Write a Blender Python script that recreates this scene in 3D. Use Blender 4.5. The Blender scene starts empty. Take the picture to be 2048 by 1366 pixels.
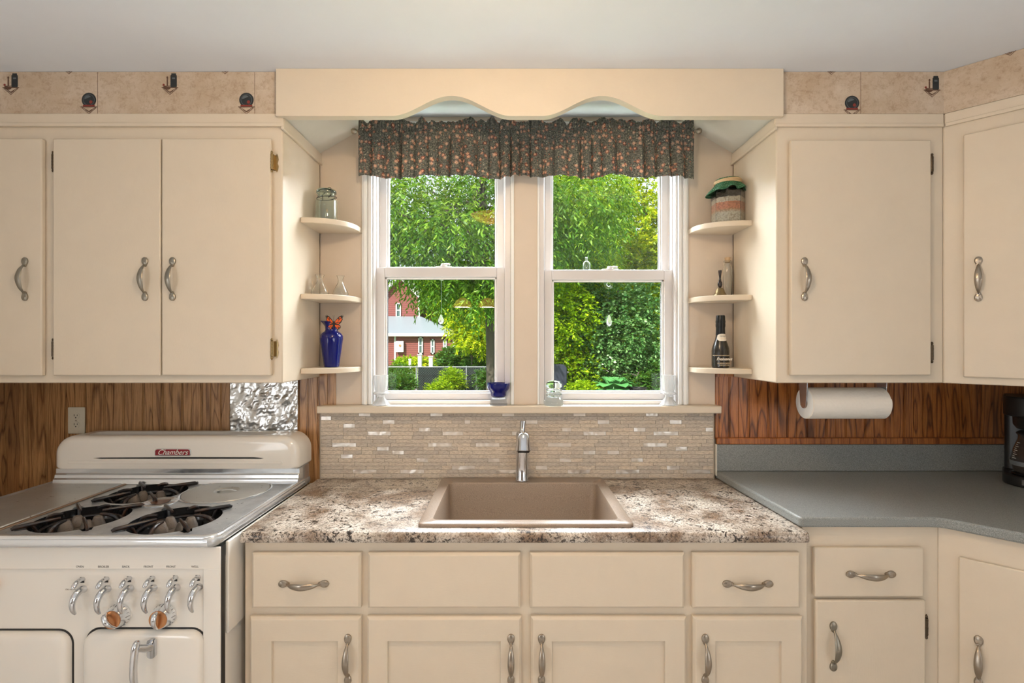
import bpy, bmesh, math, random
import numpy as np
from mathutils import Vector, Matrix

random.seed(7)
rng = np.random.default_rng(7)
PI = math.pi
SC = bpy.context.scene
COL = SC.collection

# ------------------------------------------------------------------ camera
CAM_Z = 1.5
cam_d = bpy.data.cameras.new('camera')
cam = bpy.data.objects.new('camera', cam_d)
COL.objects.link(cam)
cam.location = (0, 0, CAM_Z)
cam.rotation_euler = (PI / 2, 0, 0)
cam_d.sensor_width = 36
cam_d.lens = 1000 / 2048 * 36
cam_d.shift_y = 5 / 2048
cam_d.clip_start = 0.02
cam_d.clip_end = 400
SC.camera = cam

# ------------------------------------------------------------------ world, sun, room lights, exposure
SC.view_settings.view_transform = 'Standard'
SC.view_settings.look = 'None'
SC.view_settings.gamma = 1
SC.view_settings.use_curve_mapping = False
SC.view_settings.exposure = 0.36

world = bpy.data.worlds.new('world')
SC.world = world
world.use_nodes = True
wn = world.node_tree.nodes
bg = wn['Background']
sky = wn.new('ShaderNodeTexSky')
sky.sky_type = 'HOSEK_WILKIE'
sky.sun_direction = Vector((-0.45, -0.55, 0.75)).normalized()
sky.turbidity = 3.5
sky.ground_albedo = 0.3
wmix = wn.new('ShaderNodeMix'); wmix.data_type = 'RGBA'
wmix.inputs[0].default_value = 0.6
wmix.inputs[7].default_value = (0.80, 0.90, 1.0, 1)
world.node_tree.links.new(sky.outputs[0], wmix.inputs[6])
world.node_tree.links.new(wmix.outputs[2], bg.inputs[0])
bg.inputs[1].default_value = 2.0


def lamp(name, kind, loc, energy, color, **kw):
    d = bpy.data.lights.new(name, kind)
    d.energy = energy
    d.color = color
    for k, v in kw.items():
        setattr(d, k, v)
    o = bpy.data.objects.new(name, d)
    o.location = loc
    COL.objects.link(o)
    return o


sun = lamp('sun', 'SUN', (0, -5, 20), 10.0, (1.0, 0.95, 0.85), angle=0.02)
sun.rotation_euler = Vector((0.45, 0.62, -0.72)).to_track_quat('-Z', 'Y').to_euler()
# added fill lamps on the unseen side walls behind the camera, no windows built
for (nm, lx, ly, rz, e, sy) in (('added_fill_left', -2.14, -1.15, -PI / 2, 40, 1.5), ('added_fill_right', 2.27, -1.35, PI / 2, 36, 1.5)):
    fill_lamp = lamp(nm, 'AREA', (lx, ly, 1.45), e, (0.93, 0.96, 1.0), shape='RECTANGLE', size=2.2, size_y=sy)
    fill_lamp.rotation_euler = (PI / 2 + .38, 0, rz)

# added lamp outside above the sink windows, strengthening the sky light that enters
fill_lamp = lamp('added_sky_fill', 'AREA', (0.05, 3.35, 3.17), 1750, (0.90, 0.96, 1.0), shape='RECTANGLE', size=5.5, size_y=1.2)
fill_lamp.rotation_euler = Vector((0, -1.0, -0.95)).to_track_quat('-Z', 'Y').to_euler()

# ------------------------------------------------------------------ mesh helpers


def P(px, py, D):
    """point of the place that lies D metres in front of the camera plane"""
    return Vector(((px - 1024) / 1000 * D, D, CAM_Z - (py - 688) / 1000 * D))


def X(px, D): return (px - 1024) / 1000 * D
def Z(py, D): return CAM_Z - (py - 688) / 1000 * D


def rrect(x0, x1, y0, y1, r, n=6):
    """rounded rectangle outline, counter clockwise; r may be 4 radii (bl, br, tr, tl)"""
    rs = r if isinstance(r, (list, tuple)) else (r,) * 4
    out = []
    for (cx, cy, a0, rr) in ((x0 + rs[0], y0 + rs[0], PI, rs[0]), (x1 - rs[1], y0 + rs[1], 1.5 * PI, rs[1]),
                             (x1 - rs[2], y1 - rs[2], 0, rs[2]), (x0 + rs[3], y1 - rs[3], PI / 2, rs[3])):
        for i in range(n + 1):
            a = a0 + PI / 2 * i / n
            out.append((cx + rr * math.cos(a), cy + rr * math.sin(a)))
    return out


class MB:
    def __init__(s):
        s.v = []; s.f = []; s.m = []

    def add(s, vs, fs, m=0):
        b = len(s.v)
        s.v += [tuple(v) for v in vs]
        s.f += [tuple(b + i for i in f) for f in fs]
        s.m += [m] * len(fs)
        return s

    def box(s, x0, x1, y0, y1, z0, z1, m=0):
        vs = [(x, y, z) for x in (x0, x1) for y in (y0, y1) for z in (z0, z1)]
        return s.add(vs, [(0, 1, 3, 2), (4, 6, 7, 5), (0, 4, 5, 1), (2, 3, 7, 6), (0, 2, 6, 4), (1, 5, 7, 3)], m)

    def prism(s, poly, axis, a, b, m=0):
        """extrude a 2D outline along an axis. x: (y,z)  y: (x,z)  z: (x,y)"""
        n = len(poly)

        def pt(p, t):
            return {'x': (t, p[0], p[1]), 'y': (p[0], t, p[1]), 'z': (p[0], p[1], t)}[axis]
        vs = [pt(p, a) for p in poly] + [pt(p, b) for p in poly]
        fs = [tuple(range(n)), tuple(range(2 * n - 1, n - 1, -1))]
        fs += [(i, i + n, (i + 1) % n + n, (i + 1) % n) for i in range(n)]
        return s.add(vs, fs, m)

    def lathe(s, prof, c=(0, 0, 0), n=32, axis='z', m=0, sq=None):
        """prof: list of (r, h). r == 0 at an end closes it"""
        vs = []; fs = []
        rings = []
        for (r, h) in prof:
            if r < 1e-6:
                rings.append([len(vs)]); vs.append((0, 0, h))
            else:
                ring = []
                for i in range(n):
                    a = 2 * PI * i / n
                    k = sq(a, r) if sq else 1
                    ring.append(len(vs)); vs.append((r * k * math.cos(a), r * k * math.sin(a), h))
                rings.append(ring)
        for a, b in zip(rings[:-1], rings[1:]):
            for i in range(n):
                j = (i + 1) % n
                if len(a) == 1 and len(b) > 1: fs.append((a[0], b[i], b[j]))
                elif len(b) == 1 and len(a) > 1: fs.append((a[i], b[0], a[j]))
                elif len(a) > 1: fs.append((a[i], b[i], b[j], a[j]))
        def tr(v):
            x, y, z = v
            if axis == 'x': x, y, z = z, x, y
            if axis == 'y': x, y, z = x, z, y
            return (x + c[0], y + c[1], z + c[2])
        return s.add([tr(v) for v in vs], fs, m)

    def sweep(s, pts, rad, n=12, ref=(0, 0, 1), m=0, cap=True):
        """tube along pts; rad = r or list of (a, b): a across ref, b along ref"""
        pts = [Vector(p) for p in pts]
        ref = Vector(ref)
        k = len(pts)
        vs = []; fs = []
        for i, p in enumerate(pts):
            t = (pts[min(i + 1, k - 1)] - pts[max(i - 1, 0)]).normalized()
            u = t.cross(ref)
            if u.length < 1e-4: u = t.cross(Vector((1, 0, 0.01)))
            u.normalize(); w = u.cross(t).normalized()
            r = rad[i] if isinstance(rad, list) else rad
            a, b = r if isinstance(r, tuple) else (r, r)
            for j in range(n):
                q = 2 * PI * j / n
                vs.append(p + u * (a * math.cos(q)) + w * (b * math.sin(q)))
        for i in range(k - 1):
            for j in range(n):
                l = (j + 1) % n
                fs.append((i * n + j, i * n + l, (i + 1) * n + l, (i + 1) * n + j))
        if cap:
            fs.append(tuple(range(n - 1, -1, -1)))
            fs.append(tuple(range((k - 1) * n, k * n)))
        return s.add(vs, fs, m)

    def xf(s, mat, start=0):
        for i in range(start, len(s.v)):
            s.v[i] = tuple(mat @ Vector(s.v[i]))
        return s

    def build(s, name, mat, parent=None, bevel=0, seg=2, local=False, smooth=35, sub=0):
        me = bpy.data.meshes.new(name)
        off = Vector((0, 0, 0))
        if parent is not None and not local:
            q = parent
            while q is not None:
                off = off + q.location
                q = q.parent
        me.from_pydata([tuple(Vector(v) - off) for v in s.v], [], s.f)
        bm = bmesh.new(); bm.from_mesh(me)
        bmesh.ops.recalc_face_normals(bm, faces=bm.faces)
        bm.to_mesh(me); bm.free()
        mats = mat if isinstance(mat, (list, tuple)) else [mat]
        for q in mats: me.materials.append(q)
        if len(mats) > 1: me.polygons.foreach_set('material_index', s.m)
        if smooth:
            me.polygons.foreach_set('use_smooth', [True] * len(me.polygons))
            me.set_sharp_from_angle(angle=math.radians(smooth))
        me.update()
        o = bpy.data.objects.new(name, me)
        COL.objects.link(o)
        if parent is not None: o.parent = parent
        if bevel:
            b = o.modifiers.new('bevel', 'BEVEL')
            b.width = bevel; b.segments = seg; b.limit_method = 'ANGLE'; b.angle_limit = math.radians(40)
            b.harden_normals = False
        if sub:
            b = o.modifiers.new('subdivision', 'SUBSURF'); b.levels = sub; b.render_levels = sub
        return o


def spline(pts, n=8):
    """Catmull-Rom through pts (tuples of any length)"""
    P4 = [pts[0]] + list(pts) + [pts[-1]]
    out = []
    for i in range(1, len(P4) - 2):
        a, b, c, d = [np.array(q, float) for q in P4[i - 1:i + 3]]
        for k in range(n):
            t = k / n
            out.append(tuple(0.5 * (2 * b + (c - a) * t + (2 * a - 5 * b + 4 * c - d) * t * t + (3 * b - a - 3 * c + d) * t ** 3)))
    out.append(tuple(float(x) for x in pts[-1]))
    return out


def bake(o):
    """apply the modifiers into the mesh"""
    dg = bpy.context.evaluated_depsgraph_get()
    me = bpy.data.meshes.new_from_object(o.evaluated_get(dg))
    o.modifiers.clear()
    o.data = me


def cut(o, cutters):
    for c in cutters:
        b = o.modifiers.new('cut', 'BOOLEAN'); b.operation = 'DIFFERENCE'; b.solver = 'EXACT'; b.object = c
    bpy.context.view_layer.update()
    bake(o)
    for c in cutters: bpy.data.objects.remove(c)
    me = o.data
    me.polygons.foreach_set('use_smooth', [True] * len(me.polygons))
    me.set_sharp_from_angle(angle=math.radians(35))


def tag(o, label=None, cat=None, group=None, kind=None):
    if label: o['label'] = label
    if cat: o['category'] = cat
    if group: o['group'] = group
    if kind: o['kind'] = kind
    return o


def thing(name, loc, label, cat, group=None, rz=0):
    o = bpy.data.objects.new(name, None)
    COL.objects.link(o)
    o.empty_display_size = 0.05
    o.location = loc; o.rotation_euler = (0, 0, rz)
    return tag(o, label, cat, group)


def copy_tree(o, parent=None):
    c = o.copy()
    COL.objects.link(c)
    c.parent = parent
    for ch in list(o.children): copy_tree(ch, c)
    return c


def text(name, body, size, loc, mat, parent=None, shear=0, extrude=0.0004, rot=(PI / 2, 0, 0), sx=1.0, bold=0.0, local=False):
    c = bpy.data.curves.new(name, 'FONT')
    c.body = body; c.size = size; c.align_x = 'CENTER'; c.align_y = 'CENTER'
    c.shear = shear; c.extrude = extrude; c.offset = bold
    t = bpy.data.objects.new(name, c)
    COL.objects.link(t)
    bpy.context.view_layer.update()
    me = bpy.data.meshes.new_from_object(t.evaluated_get(bpy.context.evaluated_depsgraph_get()))
    bpy.data.objects.remove(t)
    off = Vector((0, 0, 0))
    q = parent
    while q is not None and not local:
        off = off + q.location; q = q.parent
    m4 = Matrix.Translation(Vector(loc) - off) @ Matrix.Rotation(rot[2], 4, 'Z') @ Matrix.Rotation(rot[0], 4, 'X') @ Matrix.Rotation(rot[1], 4, 'Y') @ Matrix.Diagonal((sx, 1, 1, 1))
    me.transform(m4)
    me.materials.clear(); me.materials.append(mat)
    o = bpy.data.objects.new(name, me)
    COL.objects.link(o)
    o.parent = parent
    return o


# ------------------------------------------------------------------ materials
def srgb(r, g, b):
    f = lambda c: (c / 255 / 12.92) if c / 255 <= 0.04045 else ((c / 255 + 0.055) / 1.055) ** 2.4
    return (f(r), f(g), f(b), 1)


class Mat:
    def __init__(s, name, col=(0.8, 0.8, 0.8, 1), rough=0.5, metal=0.0, **kw):
        s.m = bpy.data.materials.new(name); s.m.use_nodes = True
        s.n = s.m.node_tree.nodes; s.l = s.m.node_tree.links
        s.b = s.n['Principled BSDF']
        s.set('Base Color', col); s.set('Roughness', rough); s.set('Metallic', metal)
        for k, v in kw.items(): s.set(k.replace('_', ' '), v)

    def set(s, k, v): s.b.inputs[k].default_value = v

    def node(s, t, **kw):
        q = s.n.new('ShaderNode' + t)
        for k, v in kw.items():
            if isinstance(k, str) and k.startswith('i_'): q.inputs[int(k[2:])].default_value = v
            else: setattr(q, k, v)
        return q

    def link(s, a, b): s.l.new(a, b)

    def coords(s, scale=(1, 1, 1), obj='Object', rot=(0, 0, 0)):
        tc = s.node('TexCoord'); mp = s.node('Mapping')
        mp.inputs['Scale'].default_value = scale
        mp.inputs['Rotation'].default_value = rot
        s.link(tc.outputs[obj], mp.inputs[0])
        return mp.outputs[0]

    def noise(s, scale, detail=3, rough=0.5, vec=None, dist=0.0):
        q = s.node('TexNoise')
        q.inputs['Scale'].default_value = scale; q.inputs['Detail'].default_value = detail
        q.inputs['Roughness'].default_value = rough; q.inputs['Distortion'].default_value = dist
        s.link(vec if vec is not None else s.coords(), q.inputs['Vector'])
        return q.outputs[0]

    def vor(s, scale, vec=None, feature='F1', out=0, rnd=1.0):
        q = s.node('TexVoronoi'); q.feature = feature
        q.inputs['Scale'].default_value = scale; q.inputs['Randomness'].default_value = rnd
        s.link(vec if vec is not None else s.coords(), q.inputs['Vector'])
        return q.outputs[out]

    def ramp(s, fac, stops, interp='LINEAR'):
        q = s.node('ValToRGB'); cr = q.color_ramp; cr.interpolation = interp
        while len(cr.elements) < len(stops): cr.elements.new(0.5)
        for e, (p, c) in zip(cr.elements, stops):
            e.position = p; e.color = c if len(c) == 4 else (*c, 1)
        s.link(fac, q.inputs[0])
        return q.outputs[0]

    def mix(s, fac, a, b, mode='MIX'):
        q = s.node('Mix'); q.data_type = 'RGBA'; q.blend_type = mode
        for inp, v in ((q.inputs[0], fac), (q.inputs[6], a), (q.inputs[7], b)):
            if hasattr(v, 'is_output'): s.link(v, inp)
            else: inp.default_value = v
        return q.outputs[2]

    def math(s, op, a, b=0.0, c=None):
        q = s.node('Math'); q.operation = op
        for inp, v in zip(q.inputs, (a, b, c)):
            if v is None: continue
            if hasattr(v, 'is_output'): s.link(v, inp)
            else: inp.default_value = v
        return q.outputs[0]

    def base(s, sock): s.link(sock, s.b.inputs['Base Color']); return s

    def rough(s, sock): s.link(sock, s.b.inputs['Roughness']); return s

    def bump(s, h, strength=0.2, dist=0.002):
        q = s.node('Bump'); q.inputs['Strength'].default_value = strength; q.inputs['Distance'].default_value = dist
        s.link(h, q.inputs['Height']); s.link(q.outputs[0], s.b.inputs['Normal'])
        return s


M = {}


def simple(k, col, rough=0.5, metal=0.0, **kw):
    q = Mat(k, col, rough, metal, **kw); M[k] = q.m; return q


def paint(k, col, rough=0.42, brush=(6, 6, 90), amt=0.022, bump=0.25):
    q = Mat(k, col, rough)
    n = q.noise(14, 4, 0.6)
    d = tuple(c * (1 - amt * 1.6) for c in col[:3]) + (1,)
    q.base(q.mix(q.ramp(n, [(0.3, (0, 0, 0)), (0.75, (1, 1, 1))]), d, col))
    q.bump(q.noise(9, 3, 0.6, q.coords(brush)), bump, 0.0015)
    M[k] = q.m
    return q


CREAM = (0.70, 0.605, 0.475, 1)
paint('cream', CREAM, 0.38)
paint('cream_v', CREAM, 0.38, brush=(90, 90, 6))
paint('cream_wall', (0.70, 0.60, 0.49, 1), 0.5, brush=(60, 60, 60), bump=0.12)
paint('niche_white', (0.74, 0.71, 0.62, 1), 0.4, brush=(60, 60, 4))
paint('ceiling', (0.74, 0.78, 0.83, 1), 0.85, brush=(60, 60, 60), amt=0.01, bump=0.1)
paint('rear_wall', (0.30, 0.26, 0.22, 1), 0.8)
paint('room_wall', (0.78, 0.77, 0.75, 1), 0.7)
simple('vinyl', (0.70, 0.675, 0.665, 1), 0.32)
simple('vinyl_white', (0.86, 0.86, 0.84, 1), 0.35)
simple('gasket', (0.05, 0.05, 0.05, 1), 0.6)
simple('black', (0.012, 0.012, 0.012, 1), 0.35)
simple('black_gloss', (0.012, 0.012, 0.014, 1), 0.12)
simple('black_enamel', (0.012, 0.013, 0.015, 1), 0.1)
simple('ink', (0.10, 0.09, 0.08, 1), 0.6)
simple('plate_white', (0.80, 0.79, 0.74, 1), 0.35)
simple('outlet_ivory', (0.66, 0.62, 0.50, 1), 0.4)
simple('badge_red', (0.25, 0.008, 0.018, 1), 0.2)
simple('copper', (0.60, 0.28, 0.12, 1), 0.25, 0.75)
simple('aged_strip', (0.30, 0.21, 0.14, 1), 0.4, 0.5)
simple('gold_trim', (0.75, 0.52, 0.22, 1), 0.3, 1.0)
simple('cork', (0.55, 0.38, 0.22, 1), 0.8)
simple('twine', (0.62, 0.45, 0.26, 1), 0.8)
simple('glass_clear', (0.97, 0.99, 0.98, 1), 0.01, 0, Transmission_Weight=1.0, IOR=1.45)
simple('glass_crystal', (0.97, 0.98, 0.98, 1), 0.04, 0, Transmission_Weight=0.72, IOR=1.45)
simple('glass_frost', (0.97, 0.99, 0.98, 1), 0.06, 0, Transmission_Weight=1.0, IOR=1.45)
simple('glass_aqua', (0.74, 0.94, 0.89, 1), 0.02, 0, Transmission_Weight=1.0, IOR=1.42)
simple('glass_green', (0.90, 0.985, 0.96, 1), 0.02, 0, Transmission_Weight=1.0, IOR=1.45)
simple('glass_smoke', (0.35, 0.30, 0.26, 1), 0.02, 0, Transmission_Weight=0.9, IOR=1.4)
q = simple('glass_cobalt', (0.002, 0.006, 0.17, 1), 0.03, 0, Transmission_Weight=0.25, IOR=1.5)
simple('brown_bowl', (0.09, 0.035, 0.015, 1), 0.3)
simple('bell_brass', (0.23, 0.17, 0.09, 1), 0.38, 0.9)
simple('bell_wood', (0.02, 0.012, 0.01, 1), 0.2)
simple('butterfly_orange', (0.80, 0.12, 0.01, 1), 0.5)
simple('bottle_glass', (0.02, 0.017, 0.012, 1), 0.22)
simple('bottle_foil', (0.010, 0.011, 0.012, 1), 0.3, 0.3)
simple('label_cream', (0.80, 0.72, 0.60, 1), 0.5)
simple('label_gold', (0.85, 0.66, 0.42, 1), 0.35)
simple('steel_holder', (0.55, 0.57, 0.60, 1), 0.25, 1.0)
simple('amber_glow', (0.9, 0.45, 0.12, 1), 0.3, 0, Emission_Color=(1.0, 0.50, 0.14, 1), Emission_Strength=3.0)
simple('bulb_glow', (1, 0.9, 0.7, 1), 0.3, 0, Emission_Color=(1.0, 0.84, 0.6, 1), Emission_Strength=30.0)

# window panes: thin architectural glass
q = Mat('pane_glass')
tr = q.node('BsdfTransparent'); gl = q.node('BsdfGlossy'); gl.inputs['Roughness'].default_value = 0.0
fr = q.node('Fresnel'); fr.inputs[0].default_value = 1.5
mx = q.node('MixShader')
q.link(q.math('MULTIPLY', fr.outputs[0], 0.7), mx.inputs[0]); q.link(tr.outputs[0], mx.inputs[1]); q.link(gl.outputs[0], mx.inputs[2])
q.link(mx.outputs[0], q.n['Material Output'].inputs[0]); q.n.remove(q.b)
M['pane_glass'] = q.m

# metals
q = simple('chrome', (0.66, 0.67, 0.69, 1), 0.07, 1.0)
q = simple('chrome_old', (0.80, 0.83, 0.86, 1), 0.16, 0.8)
q.rough(q.ramp(q.noise(18, 5, 0.7), [(0.3, (0.10,) * 3), (0.8, (0.26,) * 3)]))
q.bump(q.noise(400, 2), 0.03, 0.0003)
q = simple('cooktop', (0.55, 0.54, 0.52, 1), 0.3, 0.6)
n = q.noise(9, 6, 0.65)
q.base(q.mix(q.ramp(n, [(0.35, (0, 0, 0)), (0.65, (1, 1, 1))]), (0.36, 0.38, 0.40, 1), (0.60, 0.62, 0.63, 1)))
q.rough(q.ramp(q.noise(30, 5, 0.7), [(0.3, (0.26,) * 3), (0.8, (0.44,) * 3)]))
q.bump(q.noise(500, 2), 0.05, 0.0003)
q = simple('griddle', (0.60, 0.59, 0.55, 1), 0.38, 0.75)
n = q.noise(5, 6, 0.6)
sp = q.ramp(q.noise(60, 4, 0.7), [(0.30, (0.25, 0.18, 0.12)), (0.36, (1, 1, 1))])
q.base(q.mix(1.0, q.mix(n, (0.44, 0.44, 0.42, 1), (0.70, 0.70, 0.67, 1)), sp, 'MULTIPLY'))
q = simple('nickel', (0.37, 0.32, 0.26, 1), 0.35, 1.0)
q.rough(q.ramp(q.noise(40, 3), [(0.3, (0.28,) * 3), (0.8, (0.42,) * 3)]))
q = simple('nickel_old', (0.31, 0.285, 0.235, 1), 0.38, 1.0)
simple('bronze_hinge', (0.10, 0.075, 0.05, 1), 0.35, 0.9)
simple('brass_hinge', (0.34, 0.25, 0.12, 1), 0.35, 0.9)
q = simple('cast_iron', (0.03, 0.024, 0.02, 1), 0.28)
q.base(q.ramp(q.noise(25, 4), [(0.45, (0.010, 0.010, 0.012)), (0.68, (0.05, 0.022, 0.010))]))
q = simple('burner_grey', (0.20, 0.165, 0.135, 1), 0.6, 0.3)
q.base(q.ramp(q.vor(260), [(0.12, (0.01, 0.008, 0.006)), (0.22, (0.17, 0.14, 0.115))]))
q = simple('foil', (0.62, 0.62, 0.60, 1), 0.24, 1.0)

q = simple('enamel', (0.80, 0.765, 0.70, 1), 0.13)
q.set('Coat Weight', 0.4)
simple('soil', (0.10, 0.065, 0.045, 1), 0.95)

# sink composite, counters
q = simple('sink_composite', (0.30, 0.225, 0.17, 1), 0.36)
q.base(q.ramp(q.noise(500, 2), [(0.35, (0.215, 0.16, 0.12)), (0.6, (0.33, 0.255, 0.195))]))
q.bump(q.noise(600, 2), 0.1, 0.0003)

q = Mat('granite', rough=0.2)
big = q.noise(7, 4, 0.6)
base1 = q.mix(q.ramp(big, [(0.38, (0, 0, 0)), (0.60, (1, 1, 1))]), (0.27, 0.19, 0.13, 1), (0.66, 0.60, 0.52, 1))
grain = q.ramp(q.noise(170, 4, 0.75), [(0.38, (0.22, 0.16, 0.11)), (0.52, (1, 1, 1))])
c1 = q.mix(0.85, base1, grain, 'MULTIPLY')
fleck = q.ramp(q.noise(60, 5, 0.75, dist=0.6), [(0.435, (1, 1, 1)), (0.475, (0, 0, 0))])
region = q.ramp(q.noise(16, 3, 0.6), [(0.40, (0.25, 0.25, 0.25)), (0.55, (1, 1, 1))])
fm = q.math('MULTIPLY', fleck, region)
c2 = q.mix(fm, c1, (0.028, 0.02, 0.016, 1))
fl2 = q.ramp(q.noise(120, 4, 0.7), [(0.64, (0, 0, 0)), (0.69, (1, 1, 1))])
c3 = q.mix(q.math('MULTIPLY', fl2, 0.6), c2, (0.95, 0.92, 0.86, 1))
q.base(c3)
q.rough(q.ramp(q.noise(90, 4, 0.7), [(0.3, (0.26,) * 3), (0.8, (0.42,) * 3)]))
q.bump(q.noise(120, 3), 0.12, 0.0008)
M['granite'] = q.m

q = Mat('laminate_grey', rough=0.33)
q.base(q.ramp(q.noise(700, 2), [(0.36, (0.13, 0.14, 0.135)), (0.52, (0.26, 0.275, 0.265)), (0.66, (0.36, 0.37, 0.355))]))
M['laminate_grey'] = q.m

# stone and metal mosaic
q = Mat('stone_tile', rough=0.55)
geo = q.node('NewGeometry')
tc = q.coords((25, 25, 120))
v = q.node('VectorMath', operation='ADD')
q.link(tc, v.inputs[0])
cmb = q.node('CombineXYZ'); q.link(q.math('MULTIPLY', geo.outputs['Random Per Island'], 50), cmb.inputs[0]); q.link(q.math('MULTIPLY', geo.outputs['Random Per Island'], 90), cmb.inputs[2])
q.link(cmb.outputs[0], v.inputs[1])
nn = q.noise(3.0, 6, 0.75, v.outputs[0])
cc = q.ramp(nn, [(0.34, (0.30, 0.255, 0.205)), (0.46, (0.56, 0.50, 0.415)), (0.62, (0.72, 0.66, 0.56))])
tone = q.ramp(geo.outputs['Random Per Island'], [(0, (0.80, 0.79, 0.80)), (1, (1.05, 1.0, 0.95))])
q.base(q.mix(1.0, cc, tone, 'MULTIPLY')); M['stone_tile'] = q.m
simple('grout', (0.42, 0.37, 0.30, 1), 0.9)
q = Mat('metal_tile', (0.80, 0.75, 0.68, 1), 0.34, 0.9)
q.bump(q.noise(4, 1, 0.5, q.coords((7, 7, 7))), 0.35, 0.02)
q.rough(q.ramp(q.noise(3, 3, 0.6, q.coords((4, 4, 900))), [(0.3, (0.32,) * 3), (0.7, (0.46,) * 3)]))
M['metal_tile'] = q.m


def oak(k, light, mid, dark, pitch=0.0425, axis=0):
    q = Mat(k, rough=0.34)
    tc = q.node('TexCoord'); sep = q.node('SeparateXYZ'); q.link(tc.outputs['Object'], sep.inputs[0])
    board = q.math('FLOOR', q.math('DIVIDE', sep.outputs[axis], pitch * 3))
    wn_ = q.node('TexWhiteNoise', noise_dimensions='1D'); q.link(board, wn_.inputs['W'])
    cmb = q.node('CombineXYZ')
    q.link(q.math('ADD', q.math('MULTIPLY', sep.outputs[axis], 1.0), q.math('MULTIPLY', wn_.outputs[0], 7)), cmb.inputs[0])
    q.link(q.math('MULTIPLY', sep.outputs[1 - axis], 0.2), cmb.inputs[1])
    q.link(q.math('ADD', q.math('MULTIPLY', sep.outputs[2], 0.10), q.math('MULTIPLY', wn_.outputs[0], 3)), cmb.inputs[2])
    cath = q.noise(11.0, 2, 0.45, cmb.outputs[0], 0.3)
    rings = q.math('FRACT', q.math('MULTIPLY', cath, 11.0))
    fine = q.noise(2.2, 5, 0.7, q.coords((120, 120, 5)))
    base_c = q.ramp(rings, [(0.0, mid), (0.28, light), (0.72, light), (0.9, dark), (1.0, mid)])
    pores = q.ramp(fine, [(0.38, (0.52, 0.45, 0.40)), (0.56, (1, 1, 1))])
    q.base(q.mix(0.8, base_c, pores, 'MULTIPLY'))
    q.bump(fine, 0.15, 0.0006)
    M[k] = q.m


oak('oak_left', (0.52, 0.29, 0.125), (0.43, 0.225, 0.09), (0.22, 0.10, 0.036))
oak('oak_side', (0.40, 0.215, 0.09), (0.33, 0.17, 0.07), (0.15, 0.07, 0.028), axis=1)
oak('oak_right', (0.50, 0.185, 0.045), (0.38, 0.125, 0.028), (0.14, 0.045, 0.013))
oak('oak_trim', (0.46, 0.16, 0.04), (0.38, 0.12, 0.03), (0.22, 0.07, 0.02), pitch=3)

q = Mat('wallpaper', rough=0.7)
n1 = q.noise(9, 6, 0.7); n2 = q.noise(55, 5, 0.75)
wp = q.mix(q.ramp(n1, [(0.35, (0, 0, 0)), (0.7, (1, 1, 1))]), (0.50, 0.385, 0.27, 1), (0.62, 0.52, 0.41, 1))
q.base(q.mix(0.55, wp, q.ramp(n2, [(0.33, (0.60, 0.48, 0.38)), (0.52, (1, 1, 1))]), 'MULTIPLY'))
M['wallpaper'] = q.m
simple('wp_dark', (0.018, 0.022, 0.024, 1), 0.6)
simple('wp_grey', (0.10, 0.12, 0.13, 1), 0.6)
simple('wp_red', (0.22, 0.03, 0.02, 1), 0.6)
simple('wp_brown', (0.12, 0.06, 0.035, 1), 0.6)

# curtain print
q = Mat('floral_cloth', rough=0.9)
tc = q.node('TexCoord')
uv = q.node('Mapping'); q.link(tc.outputs['UV'], uv.inputs[0])
vo = q.node('TexVoronoi'); vo.voronoi_dimensions = '2D'; vo.inputs['Scale'].default_value = 40; q.link(uv.outputs[0], vo.inputs['Vector'])
vo2 = q.node('TexVoronoi'); vo2.voronoi_dimensions = '2D'; vo2.inputs['Scale'].default_value = 80; q.link(uv.outputs[0], vo2.inputs['Vector'])
ground = q.ramp(q.noise(160, 3, 0.6, uv.outputs[0]), [(0.35, (0.06, 0.066, 0.055)), (0.5, (0.16, 0.165, 0.14)), (0.68, (0.32, 0.30, 0.25))])
sepc = q.node('SeparateColor'); q.link(vo.outputs['Color'], sepc.inputs[0])
petal = q.ramp(sepc.outputs[0], [(0.0, (0.24, 0.07, 0.05)), (0.45, (0.40, 0.19, 0.14)), (1.0, (0.52, 0.36, 0.28))])
on = q.math('GREATER_THAN', sepc.outputs[1], 0.35)
dd = q.math('ADD', vo.outputs['Distance'], q.math('MULTIPLY', q.math('SUBTRACT', q.noise(240, 2, 0.5, uv.outputs[0]), 0.5), 0.55))
f1 = q.math('MULTIPLY', q.math('LESS_THAN', dd, 0.30), on)
c = q.mix(f1, ground, petal)
f0 = q.math('MULTIPLY', q.math('LESS_THAN', vo.outputs['Distance'], 0.15), on)
c = q.mix(f0, c, (0.85, 0.62, 0.42, 1))
f00 = q.math('MULTIPLY', q.math('LESS_THAN', vo.outputs['Distance'], 0.07), on)
c = q.mix(f00, c, (0.35, 0.10, 0.05, 1))
sep2 = q.node('SeparateColor'); q.link(vo2.outputs['Color'], sep2.inputs[0])
f2 = q.math('MULTIPLY', q.math('LESS_THAN', vo2.outputs['Distance'], 0.17), q.math('GREATER_THAN', sep2.outputs[0], 0.5))
small = q.ramp(sep2.outputs[1], [(0, (0.50, 0.12, 0.08)), (0.5, (0.30, 0.34, 0.20)), (1, (0.72, 0.66, 0.50))])
c = q.mix(f2, c, small)
q.base(c)
q.bump(q.noise(900, 2, 0.5, uv.outputs[0]), 0.2, 0.0006)
q.set('Subsurface Weight', 0.0)
# light comes through the cotton
td = q.node('BsdfTranslucent'); q.link(c, td.inputs[0])
ms = q.node('MixShader'); ms.inputs[0].default_value = 0.3
q.link(q.b.outputs[0], ms.inputs[1]); q.link(td.outputs[0], ms.inputs[2])
q.link(ms.outputs[0], q.n['Material Output'].inputs[0])
M['floral_cloth'] = q.m

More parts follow.
